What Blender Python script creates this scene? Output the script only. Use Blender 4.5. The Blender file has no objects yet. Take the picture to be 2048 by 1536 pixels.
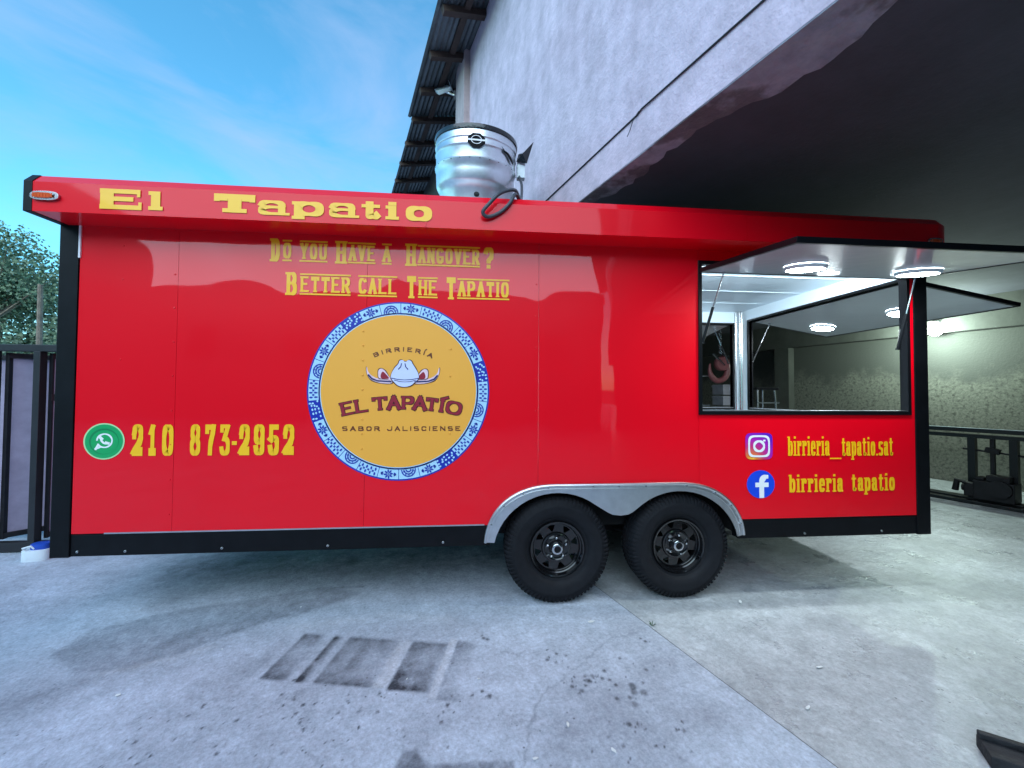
import bpy, bmesh, math, random
import numpy as np
from mathutils import Vector, Matrix
from mathutils.geometry import tessellate_polygon
random.seed(7); rng = np.random.default_rng(7)
R = math.radians; PI = math.pi
scene = bpy.context.scene
COL = scene.collection

# ------------------------------------------------------------------ camera
CAM = Vector((2.5796, -2.578, 1.4273))
yaw, pitch, roll = R(4.854), R(1.333), R(0.362)
fw = Vector((math.sin(yaw)*math.cos(pitch), math.cos(yaw)*math.cos(pitch), math.sin(pitch)))
rt = Vector((math.cos(yaw), -math.sin(yaw), 0)); up = rt.cross(fw)
r_ = rt*math.cos(roll) + up*math.sin(roll); u_ = up*math.cos(roll) - rt*math.sin(roll)
cd = bpy.data.cameras.new('camera'); cam = bpy.data.objects.new('camera', cd); COL.objects.link(cam)
cd.sensor_width = 36; cd.lens = 769/2048*36; cd.clip_start = .02; cd.clip_end = 3000
cam.matrix_world = Matrix(((r_.x, u_.x, -fw.x, CAM.x), (r_.y, u_.y, -fw.y, CAM.y), (r_.z, u_.z, -fw.z, CAM.z), (0, 0, 0, 1)))
scene.camera = cam

# ------------------------------------------------------------------ sky, sun, exposure
SUN_EL, SUN_ROT = R(33), R(197)
world = bpy.data.worlds.new('World'); scene.world = world; world.use_nodes = True
wn = world.node_tree; wn.nodes.clear()
def N(nt, typ, **kw):
    n = nt.nodes.new(typ)
    for k, v in kw.items():
        if k == 'i':
            for kk, vv in v.items(): n.inputs[kk].default_value = vv
        else: setattr(n, k, v)
    return n
sky = N(wn, 'ShaderNodeTexSky', sky_type='NISHITA', sun_disc=False, sun_elevation=SUN_EL, sun_rotation=SUN_ROT,
        air_density=1.0, dust_density=.4, ozone_density=2.0, altitude=600)
hs = N(wn, 'ShaderNodeHueSaturation', i={'Saturation': 1.12, 'Value': 1.0})
tc = N(wn, 'ShaderNodeTexCoord'); mp = N(wn, 'ShaderNodeMapping'); mp.inputs['Scale'].default_value = (1.2, 1.2, 3.4)
mp.inputs['Rotation'].default_value = (.25, .3, .5)
n1 = N(wn, 'ShaderNodeTexNoise', i={'Scale': 2.2, 'Detail': 9, 'Roughness': .58, 'Distortion': .5})
cr = N(wn, 'ShaderNodeValToRGB'); cr.color_ramp.elements[0].position = .42; cr.color_ramp.elements[1].position = .80
cr.color_ramp.elements[1].color = (.7, .7, .7, 1)
mx = N(wn, 'ShaderNodeMix', data_type='RGBA'); mx.inputs[7].default_value = (2.3, 3.2, 5.0, 1)
bg = N(wn, 'ShaderNodeBackground', i={'Strength': .10}); wo = N(wn, 'ShaderNodeOutputWorld')
L = wn.links.new
L(sky.outputs[0], hs.inputs['Color']); L(tc.outputs['Generated'], mp.inputs[0]); L(mp.outputs[0], n1.inputs['Vector'])
L(n1.outputs['Fac'], cr.inputs[0]); L(cr.outputs[0], mx.inputs[0]); tint = N(wn, 'ShaderNodeMix', data_type='RGBA', blend_type='MULTIPLY'); tint.inputs[0].default_value = 1; tint.inputs[7].default_value = (.98, 1.9, 1.75, 1)
L(hs.outputs[0], tint.inputs[6]); L(tint.outputs[2], mx.inputs[6]); L(mx.outputs[2], bg.inputs['Color']); L(bg.outputs[0], wo.inputs[0])
sd = bpy.data.lights.new('sun', 'SUN'); sun = bpy.data.objects.new('sun', sd); COL.objects.link(sun)
sd.energy = 1.5; sd.angle = R(74); sd.color = (.92, .94, 1.0)
sdir = Vector((math.sin(SUN_ROT)*math.cos(SUN_EL), math.cos(SUN_ROT)*math.cos(SUN_EL), math.sin(SUN_EL)))   # towards the sun
sun.rotation_euler = sdir.to_track_quat('Z', 'Y').to_euler(); sun.location = (0, -8, 12)
vs = scene.view_settings
scene.display_settings.display_device = 'sRGB'
vs.view_transform = 'Standard'; vs.look = 'None'; vs.gamma = 1; vs.exposure = 1.06; vs.use_curve_mapping = False
scene.render.film_transparent = False
cy_ = scene.cycles
cy_.max_bounces = 6; cy_.diffuse_bounces = 3; cy_.glossy_bounces = 4; cy_.transmission_bounces = 6; cy_.transparent_max_bounces = 16
cy_.use_denoising = True; cy_.sample_clamp_indirect = 6; cy_.caustics_reflective = False; cy_.caustics_refractive = False

# ------------------------------------------------------------------ materials
def mat(name, col, rough=.5, metal=0., coat=0., coat_rough=.03, spec=.5, noise=None, bump=None, emit=None, var=None, streak=None):
    """noise=(scale, amount) darkens/lightens colour; bump=(scale, distance); var=second colour with (colour, scale, lo, hi)"""
    m = bpy.data.materials.new(name); m.use_nodes = True; nt = m.node_tree
    b = nt.nodes['Principled BSDF']; b.inputs['Base Color'].default_value = (*col, 1)
    b.inputs['Roughness'].default_value = rough; b.inputs['Metallic'].default_value = metal
    b.inputs['Coat Weight'].default_value = coat; b.inputs['Coat IOR'].default_value = 1.37; b.inputs['Coat Roughness'].default_value = coat_rough
    b.inputs['Specular IOR Level'].default_value = spec
    tc = N(nt, 'ShaderNodeTexCoord'); src = None
    if noise or var or streak:
        src = N(nt, 'ShaderNodeRGB'); src.outputs[0].default_value = (*col, 1); out = src.outputs[0]
        if var:
            vc, vsc, lo, hi = var
            t = N(nt, 'ShaderNodeTexNoise', i={'Scale': vsc, 'Detail': 5, 'Roughness': .62}); nt.links.new(tc.outputs['Object'], t.inputs['Vector'])
            mr = N(nt, 'ShaderNodeMapRange', i={'From Min': lo, 'From Max': hi}); nt.links.new(t.outputs['Fac'], mr.inputs[0])
            x = N(nt, 'ShaderNodeMix', data_type='RGBA'); x.inputs[7].default_value = (*vc, 1)
            nt.links.new(mr.outputs[0], x.inputs[0]); nt.links.new(out, x.inputs[6]); out = x.outputs[2]
        if streak:
            ssc, amt = streak
            mpp = N(nt, 'ShaderNodeMapping'); mpp.inputs['Scale'].default_value = ssc; nt.links.new(tc.outputs['Object'], mpp.inputs[0])
            t = N(nt, 'ShaderNodeTexNoise', i={'Scale': 1., 'Detail': 6, 'Roughness': .6}); nt.links.new(mpp.outputs[0], t.inputs['Vector'])
            mr = N(nt, 'ShaderNodeMapRange', i={'From Min': .3, 'From Max': .7, 'To Min': 1-amt, 'To Max': 1+amt*.5}); nt.links.new(t.outputs['Fac'], mr.inputs[0])
            x = N(nt, 'ShaderNodeVectorMath', operation='SCALE'); nt.links.new(out, x.inputs[0]); nt.links.new(mr.outputs[0], x.inputs['Scale']); out = x.outputs[0]
        if noise:
            t = N(nt, 'ShaderNodeTexNoise', i={'Scale': noise[0], 'Detail': 5, 'Roughness': .65}); nt.links.new(tc.outputs['Object'], t.inputs['Vector'])
            mr = N(nt, 'ShaderNodeMapRange', i={'From Min': .3, 'From Max': .7, 'To Min': 1-noise[1], 'To Max': 1+noise[1]}); nt.links.new(t.outputs['Fac'], mr.inputs[0])
            x = N(nt, 'ShaderNodeVectorMath', operation='SCALE'); nt.links.new(out, x.inputs[0]); nt.links.new(mr.outputs[0], x.inputs['Scale']); out = x.outputs[0]
        nt.links.new(out, b.inputs['Base Color'])
    if bump:
        t = N(nt, 'ShaderNodeTexNoise', i={'Scale': bump[0], 'Detail': bump[2] if len(bump) > 2 else 3, 'Roughness': .6}); nt.links.new(tc.outputs['Object'], t.inputs['Vector'])
        bp = N(nt, 'ShaderNodeBump', i={'Strength': 1., 'Distance': bump[1]}); nt.links.new(t.outputs['Fac'], bp.inputs['Height'])
        nt.links.new(bp.outputs[0], b.inputs['Normal'])
        if coat: nt.links.new(bp.outputs[0], b.inputs['Coat Normal'])
    if emit:
        b.inputs['Emission Color'].default_value = (*emit[0], 1); b.inputs['Emission Strength'].default_value = emit[1]
    return m

M = {}
M['red'] = mat('red_paint', (.82, .0, .010), .40, spec=.15, coat=1., coat_rough=.02, bump=(1.4, .0135, 1.3))
M['red_fascia'] = mat('red_fascia_paint', (.82, .0, .010), .40, spec=.15, coat=.6, coat_rough=.05, bump=(2.0, .004, 1.0))
M['black'] = mat('black_paint', (.004, .0045, .006), .45, spec=.16, noise=(6, .4), bump=(14, .0008))
M['black_frame'] = mat('black_frame_paint', (.004, .0045, .006), .32, spec=.25)
M['alu'] = mat('brushed_aluminium', (.62, .64, .66), .32, metal=1., noise=(9, .12), bump=(40, .0004))
M['fan_alu'] = mat('spun_aluminium', (.74, .77, .80), .36, metal=1., noise=(5, .14), bump=(9, .0008))
M['roof_sheet'] = mat('pale_roof_sheet', (.55, .57, .6), .4, metal=.6, noise=(6, .1))
M['badge'] = mat('matt_black_print', (.006, .006, .008), .7, spec=.15)
M['chrome'] = mat('chrome', (.55, .56, .58), .18, metal=1.)
M['steel'] = mat('stainless_steel', (.6, .63, .66), .2, metal=1., bump=(30, .0006))
M['white_in'] = mat('white_interior_sheet', (.66, .78, .86), .30, coat=.3, bump=(2.5, .004))
M['hatch_in'] = mat('pale_hatch_lining', (.62, .65, .67), .22, coat=.6, bump=(3, .003))
M['floor_in'] = mat('trailer_floor', (.2, .2, .21), .5, noise=(8, .2))
M['rubber'] = mat('tyre_rubber', (.009, .0095, .012), .7, spec=.2, noise=(25, .25), bump=(60, .0012))
M['rim'] = mat('gloss_black_rim', (.006, .006, .007), .16, coat=.5)
M['yellow'] = mat('yellow_vinyl', (1.0, .53, .004), .42, coat=.25)
M['logo_yellow'] = mat('amber_vinyl', (.90, .40, .042), .5, coat=.06, bump=(1.3, .006, 1.0))
M['blue_vinyl'] = mat('blue_vinyl', (.004, .022, .36), .4, coat=.2)
M['pale_vinyl'] = mat('pale_blue_vinyl', (.42, .68, .86), .4, coat=.2)
M['navy_vinyl'] = mat('navy_vinyl', (.008, .016, .12), .4)
M['maroon'] = mat('maroon_vinyl', (.30, .012, .03), .4)
M['dark_maroon'] = mat('dark_maroon_vinyl', (.05, .004, .008), .4)
M['brown_vinyl'] = mat('brown_vinyl', (.14, .028, .010), .4)
M['hat_blue'] = mat('hat_pale_blue_vinyl', (.64, .68, .95), .4)
M['hat_pink'] = mat('hat_pink_vinyl', (.85, .60, .66), .4)
M['white_vinyl'] = mat('white_vinyl', (.85, .86, .88), .4)
M['green_vinyl'] = mat('green_vinyl', (.005, .36, .10), .35, coat=.4)
M['dkgreen_vinyl'] = mat('dark_green_vinyl', (.004, .22, .07), .35, coat=.4)
M['palegreen'] = mat('pale_green_vinyl', (.42, .75, .36), .35)
M['fb_blue'] = mat('icon_blue_vinyl', (.006, .06, .68), .4)
M['amber'] = mat('amber_lens', (.72, .10, .02), .12, coat=.8)
M['led'] = mat('lit_led_panel', (.9, .95, 1), .4, emit=((.85, .97, 1.0), 40))
M['bulb'] = mat('lit_bulb', (.9, 1, .97), .4, emit=((.80, 1.0, .94), 60))
M['rubber_hose'] = mat('grey_hose', (.05, .055, .065), .4)
M['tape'] = mat('black_plastic_wrap', (.008, .009, .011), .2, coat=.4, bump=(30, .004))
M['stucco'] = mat('lilac_stucco', (.70, .56, .64), .85, noise=(8, .15), bump=(38, .006), streak=((1.6, 6, 1.4), .13), var=((.60, .47, .54), 1.3, .50, .66))
M['stucco_col'] = mat('pinkish_column_stucco', (.52, .40, .40), .85, noise=(4, .14), bump=(22, .012), streak=((9, 9, .5), .16))
M['soffit'] = mat('bare_concrete_soffit', (.27, .27, .31), .85, noise=(7, .25), bump=(10, .02), var=((.12, .11, .12), 2.2, .46, .54))
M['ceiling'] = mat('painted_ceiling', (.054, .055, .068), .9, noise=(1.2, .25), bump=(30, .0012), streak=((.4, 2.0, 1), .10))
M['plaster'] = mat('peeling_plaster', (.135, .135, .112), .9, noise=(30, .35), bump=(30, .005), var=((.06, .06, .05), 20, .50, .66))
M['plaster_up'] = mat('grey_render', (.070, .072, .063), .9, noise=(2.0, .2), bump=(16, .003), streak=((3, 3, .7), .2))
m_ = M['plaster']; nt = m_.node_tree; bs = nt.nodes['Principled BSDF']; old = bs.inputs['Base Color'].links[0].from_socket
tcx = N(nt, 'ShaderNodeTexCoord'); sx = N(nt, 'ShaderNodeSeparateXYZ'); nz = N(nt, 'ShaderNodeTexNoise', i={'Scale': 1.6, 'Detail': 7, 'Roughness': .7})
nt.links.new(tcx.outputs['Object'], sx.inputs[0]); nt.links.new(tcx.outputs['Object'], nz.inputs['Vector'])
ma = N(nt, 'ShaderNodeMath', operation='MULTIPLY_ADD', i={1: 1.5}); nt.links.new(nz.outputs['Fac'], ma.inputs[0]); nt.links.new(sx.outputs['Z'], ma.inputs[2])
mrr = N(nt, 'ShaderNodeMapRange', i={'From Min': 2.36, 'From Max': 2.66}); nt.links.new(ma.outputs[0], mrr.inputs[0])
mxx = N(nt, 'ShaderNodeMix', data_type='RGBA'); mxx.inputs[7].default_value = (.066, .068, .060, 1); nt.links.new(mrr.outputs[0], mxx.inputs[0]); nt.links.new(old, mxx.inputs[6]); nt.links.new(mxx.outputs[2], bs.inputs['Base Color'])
M['wood_dark'] = mat('dark_brown_timber', (.060, .035, .028), .8, noise=(6, .3), bump=(20, .006))
M['roof_tin'] = mat('weathered_roof_sheet', (.13, .135, .145), .55, metal=.25, noise=(3, .3), streak=((14, .8, 1), .5), bump=(20, .002))
M['dark_wall'] = mat('dark_shed_boards', (.055, .045, .042), .85, noise=(3, .3))
M['gate_black'] = mat('gate_black_steel', (.012, .012, .015), .45, noise=(8, .3))
M['gate_panel'] = mat('lilac_sheet_panel', (.40, .34, .44), .6, noise=(7, .14), bump=(30, .001))
M['cable'] = mat('black_cable', (.012, .012, .014), .5)
M['plastic_white'] = mat('white_plastic', (.72, .80, .83), .35)
M['plastic_blue'] = mat('blue_plastic', (.01, .07, .45), .35)
M['leaf_a'] = mat('leaf_mid_green', (.15, .215, .115), .6, noise=(3, .35))
M['leaf_b'] = mat('leaf_pale_green', (.20, .26, .16), .6, noise=(3, .3))
M['leaf_c'] = mat('leaf_dark_green', (.065, .115, .065), .6, noise=(3, .35))
M['bark'] = mat('bark', (.20, .15, .11), .9, noise=(8, .3), bump=(20, .02))
M['hook_red'] = mat('faded_red_paint', (.17, .05, .055), .5, noise=(10, .2))
M['machine'] = mat('dark_machine_paint', (.008, .008, .010), .55, spec=.2, noise=(12, .4))
M['grey_box'] = mat('grey_crate', (.17, .17, .19), .6, noise=(10, .2))
M['wood_block'] = mat('tarred_timber', (.014, .014, .017), .75, noise=(14, .5), bump=(30, .01))
M['scrap'] = mat('pale_scrap', (.66, .67, .66), .7)
M['yard_wall'] = mat('yard_wall_plaster', (.18, .16, .15), .9, noise=(3, .2))
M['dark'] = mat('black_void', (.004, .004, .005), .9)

# ------------------------------------------------------------------ mesh helpers
class MB:
    def __init__(s): s.v = []; s.f = []; s.m = []; s.mi = 0
    def add(s, vs, fs):
        o = len(s.v); s.v += [tuple(v) for v in vs]; s.f += [tuple(i+o for i in f) for f in fs]; s.m += [s.mi]*len(fs); return s
    def box(s, x0, x1, y0, y1, z0, z1):
        return s.add([(x0, y0, z0), (x1, y0, z0), (x1, y1, z0), (x0, y1, z0), (x0, y0, z1), (x1, y0, z1), (x1, y1, z1), (x0, y1, z1)],
                     [(0, 3, 2, 1), (4, 5, 6, 7), (0, 1, 5, 4), (1, 2, 6, 5), (2, 3, 7, 6), (3, 0, 4, 7)])
    def obox(s, c, ax, ay, az):   # oriented box, half-axis vectors
        c, ax, ay, az = map(Vector, (c, ax, ay, az))
        P = [c+a*ax+b*ay+d*az for d in (-1, 1) for a, b in ((-1, -1), (1, -1), (1, 1), (-1, 1))]
        return s.add(P, [(0, 3, 2, 1), (4, 5, 6, 7), (0, 1, 5, 4), (1, 2, 6, 5), (2, 3, 7, 6), (3, 0, 4, 7)])
    def bar(s, a, b, w, h, upv=(0, 0, 1)):
        a, b = Vector(a), Vector(b); d = (b-a); upv = Vector(upv)
        side = d.cross(upv).normalized(); u2 = side.cross(d).normalized()
        return s.obox((a+b)/2, d/2, side*w/2, u2*h/2)
    def prism(s, poly, a0, a1, axis='Y', holes=()):
        """2-D outline (two coordinates) extruded along an axis; caps are tessellated"""
        loops = [list(poly)]+[list(h) for h in holes]
        def P(p, a): return {'Y': (p[0], a, p[1]), 'X': (a, p[0], p[1]), 'Z': (p[0], p[1], a)}[axis]
        flat = [p for l in loops for p in l]; n = len(flat)
        tris = tessellate_polygon([[Vector((p[0], p[1], 0)) for p in l] for l in loops])
        fs = [tuple(t) for t in tris]+[tuple(i+n for i in reversed(t)) for t in tris]
        o = 0
        for l in loops:
            k = len(l)
            for i in range(k):
                j = (i+1) % k; fs.append((o+i, o+j, o+j+n, o+i+n))
            o += k
        return s.add([P(p, a0) for p in flat]+[P(p, a1) for p in flat], fs)
    def tube(s, pts, r, n=10, caps=True):
        pts = [Vector(p) for p in pts]; rr = r if hasattr(r, '__len__') else [r]*len(pts)
        o = []; prev = None
        for i, p in enumerate(pts):
            t = (pts[min(i+1, len(pts)-1)]-pts[max(i-1, 0)]).normalized()
            a = (prev - t*prev.dot(t)) if prev is not None else t.orthogonal()
            a.normalize(); prev = a; b = t.cross(a)
            o += [p+(a*math.cos(2*PI*k/n)+b*math.sin(2*PI*k/n))*rr[i] for k in range(n)]
        fs = [(i*n+k, i*n+(k+1) % n, (i+1)*n+(k+1) % n, (i+1)*n+k) for i in range(len(pts)-1) for k in range(n)]
        if caps: fs += [tuple(range(n-1, -1, -1)), tuple((len(pts)-1)*n+k for k in range(n))]
        return s.add(o, fs)
    def lathe(s, prof, c, axis='Z', n=48, close=False):
        """prof: (radius, height) pairs"""
        c = Vector(c); o = []
        for r, h in prof:
            for k in range(n):
                a = 2*PI*k/n; x, y = r*math.cos(a), r*math.sin(a)
                o.append(c+Vector({'Z': (x, y, h), 'Y': (x, h, y), 'X': (h, x, y)}[axis]))
        fs = [(i*n+k, i*n+(k+1) % n, (i+1)*n+(k+1) % n, (i+1)*n+k) for i in range(len(prof)-1) for k in range(n)]
        if close: fs += [tuple(range(n)), tuple((len(prof)-1)*n+k for k in range(n-1, -1, -1))]
        return s.add(o, fs)
    def build(s, name, m, parent=None, smooth=False, bevel=0, label=None, recalc=True):
        me = bpy.data.meshes.new(name)
        bm = bmesh.new(); vv = [bm.verts.new(v) for v in s.v]
        for f, mi in zip(s.f, s.m):
            try: bm.faces.new([vv[i] for i in f]).material_index = mi
            except ValueError: pass
        if recalc: bmesh.ops.recalc_face_normals(bm, faces=bm.faces)
        if bevel:
            es = [e for e in bm.edges if len(e.link_faces) == 2 and e.calc_face_angle(0) > .6]
            bmesh.ops.bevel(bm, geom=es, offset=bevel, segments=2, profile=.6, affect='EDGES', clamp_overlap=True)
        bm.to_mesh(me); bm.free()
        for x in (m if isinstance(m, (list, tuple)) else [m]): me.materials.append(x)
        if smooth:
            me.polygons.foreach_set('use_smooth', [True]*len(me.polygons)); me.set_sharp_from_angle(angle=R(38))
        o = bpy.data.objects.new(name, me); COL.objects.link(o); o.parent = parent
        if label: o['label'] = label
        return o
def empty(name, loc=(0, 0, 0), rz=0):
    o = bpy.data.objects.new(name, None); COL.objects.link(o); o.location = loc; o.rotation_euler = (0, 0, rz); o.empty_display_size = .2
    return o
def tag(o, label, cat=None, group=None, kind=None):
    if label: o['label'] = label
    if cat: o['category'] = cat
    if group: o['group'] = group
    if kind: o['kind'] = kind
    return o
def copy_tree(o, parent=None):
    c = o.copy(); COL.objects.link(c); c.parent = parent
    for ch in list(o.children): copy_tree(ch, c)
    return c
def arc(cx, cy, rx, ry, a0, a1, k=16, n=2.):
    out = []
    for i in range(k+1):
        a = R(a0+(a1-a0)*i/k); c, s = math.cos(a), math.sin(a)
        out.append((cx+rx*math.copysign(abs(c)**(2/n), c), cy+ry*math.copysign(abs(s)**(2/n), s)))
    return out
def catmull(P, k=6, closed=False):
    P = [Vector(p) for p in P]; n = len(P); out = []
    for i in range(n if closed else n-1):
        p0, p1, p2, p3 = (P[(i-1) % n] if closed or i > 0 else P[0]), P[i], P[(i+1) % n], (P[(i+2) % n] if closed or i+2 < n else P[-1])
        for j in range(k):
            t = j/k; out.append(.5*((2*p1)+(p2-p0)*t+(2*p0-5*p1+4*p2-p3)*t*t+(3*p1-p0-3*p2+p3)*t**3))
    if not closed: out.append(P[-1])
    return out

# the warehouse's own axes: s across its front, t along it (its front runs 19.6 degrees off the trailer)
BROT = math.atan2(.336, .942)
BN = Vector((math.cos(BROT), math.sin(BROT), 0)); BD = Vector((-math.sin(BROT), math.cos(BROT), 0))
def ST(s, t, z=0): return BN*s+BD*t+Vector((0, 0, z))

# ================================================================== GROUND
def concrete(name, base, dark, seed, attr, rough):
    m = bpy.data.materials.new(name); m.use_nodes = True; nt = m.node_tree; b = nt.nodes['Principled BSDF']; lk = nt.links.new
    tc = N(nt, 'ShaderNodeTexCoord')
    def noise(sc, det, ro, off):
        mp = N(nt, 'ShaderNodeMapping'); mp.inputs['Location'].default_value = (off, off*.7+seed, seed); lk(tc.outputs['Object'], mp.inputs[0])
        t = N(nt, 'ShaderNodeTexNoise', i={'Scale': sc, 'Detail': det, 'Roughness': ro}); lk(mp.outputs[0], t.inputs['Vector']); return t.outputs['Fac']
    def mr(x, a, b_, c, d):
        n = N(nt, 'ShaderNodeMapRange', i={'From Min': a, 'From Max': b_, 'To Min': c, 'To Max': d}); lk(x, n.inputs[0]); return n.outputs[0]
    def mul(a, b_):
        n = N(nt, 'ShaderNodeMath', operation='MULTIPLY'); lk(a, n.inputs[0])
        if isinstance(b_, float): n.inputs[1].default_value = b_
        else: lk(b_, n.inputs[1])
        return n.outputs[0]
    f = mul(mr(noise(.9, 6, .6, 1), .32, .68, .80, 1.14), mr(noise(6, 8, .65, 5), .3, .7, .86, 1.12))
    f = mul(f, mr(noise(55, 6, .75, 9), .3, .7, .72, 1.22)); f = mul(f, mr(noise(18, 7, .75, 17), .34, .66, .82, 1.12))
    f = mul(f, mr(noise(3.2, 10, .75, 13), .60, .72, 1.0, .74))           # blotches
    # tiny dark specks in drifts
    vo = N(nt, 'ShaderNodeTexVoronoi', feature='F1', i={'Scale': 21, 'Randomness': 1.}); lk(tc.outputs['Object'], vo.inputs['Vector'])
    sp = mr(vo.outputs['Distance'], .06, .13, 0, 1)
    dr = mr(noise(1.1, 4, .6, 21), .52, .62, 0, 1)
    inv = N(nt, 'ShaderNodeMath', operation='SUBTRACT', i={0: 1.}); lk(sp, inv.inputs[1])
    spk = mul(inv.outputs[0], dr)
    f2 = N(nt, 'ShaderNodeMath', operation='MULTIPLY_ADD', i={1: -.62, 2: 1.}); lk(spk, f2.inputs[0])
    f = mul(f, f2.outputs[0])
    col = N(nt, 'ShaderNodeMix', data_type='RGBA'); col.inputs[6].default_value = (*base, 1); col.inputs[7].default_value = (*dark, 1)
    lk(mr(noise(1.7, 7, .6, 31), .45, .62, 0, .8), col.inputs[0])
    out = col.outputs[2]
    if attr:
        at = N(nt, 'ShaderNodeAttribute', attribute_name='stain_and_shade')
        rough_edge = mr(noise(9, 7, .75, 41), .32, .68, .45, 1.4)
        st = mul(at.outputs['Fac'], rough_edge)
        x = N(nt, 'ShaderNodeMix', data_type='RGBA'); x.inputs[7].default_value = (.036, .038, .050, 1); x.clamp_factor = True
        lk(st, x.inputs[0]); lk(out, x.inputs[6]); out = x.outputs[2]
        at2 = N(nt, 'ShaderNodeAttribute', attribute_name='chalk')
        y = N(nt, 'ShaderNodeMix', data_type='RGBA'); y.inputs[7].default_value = (.62, .62, .64, 1); y.clamp_factor = True
        lk(mul(at2.outputs['Fac'], rough_edge), y.inputs[0]); lk(out, y.inputs[6]); out = y.outputs[2]
    v = N(nt, 'ShaderNodeVectorMath', operation='SCALE'); lk(out, v.inputs[0]); lk(f, v.inputs['Scale']); lk(v.outputs[0], b.inputs['Base Color'])
    lk(mr(noise(4, 6, .6, 51), .3, .7, rough-.12, rough+.16), b.inputs['Roughness'])
    h = N(nt, 'ShaderNodeMath', operation='ADD'); lk(noise(45, 6, .7, 61), h.inputs[0]); lk(mr(noise(5, 5, .6, 71), 0, 1, 0, 2.5), h.inputs[1])
    bp = N(nt, 'ShaderNodeBump', i={'Strength': .8, 'Distance': .006}); lk(h.outputs[0], bp.inputs['Height']); lk(bp.outputs[0], b.inputs['Normal'])
    return m
M['yard'] = concrete('yard_concrete', (.46, .505, .58), (.365, .395, .455), 0., True, .75)
M['bay'] = concrete('bay_concrete', (.42, .44, .455), (.31, .325, .335), 7.3, False, .33)

def smooth01(x): x = np.clip(x, 0, 1); return x*x*(3-2*x)
def seg_dist(X, Y, pts):
    d = np.full(X.shape, 9.)
    for (ax, ay), (bx, by) in zip(pts[:-1], pts[1:]):
        t = np.clip(((X-ax)*(bx-ax)+(Y-ay)*(by-ay))/((bx-ax)**2+(by-ay)**2+1e-9), 0, 1)
        d = np.minimum(d, np.hypot(X-ax-t*(bx-ax), Y-ay-t*(by-ay)))
    return d
def inside(X, Y, poly):
    c = np.zeros(X.shape, bool); n = len(poly)
    for i in range(n):
        (x1, y1), (x2, y2) = poly[i], poly[(i+1) % n]
        c ^= ((y1 > Y) != (y2 > Y)) & (X < (x2-x1)*(Y-y1)/((y2-y1) if y2 != y1 else 1e-9)+x1)
    return c
def soft_poly(X, Y, poly, w):
    ins = inside(X, Y, poly); d = seg_dist(X, Y, list(poly)+[poly[0]])
    return smooth01(np.where(ins, .5+d/w, .5-d/w))
def jag(pts, amp, k):
    out = []
    for a, b in zip(pts[:-1], pts[1:]):
        for i in range(k): t = i/k; out.append((a[0]+(b[0]-a[0])*t+rng.normal()*amp, a[1]+(b[1]-a[1])*t+rng.normal()*amp))
    return out+[pts[-1]]
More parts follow.
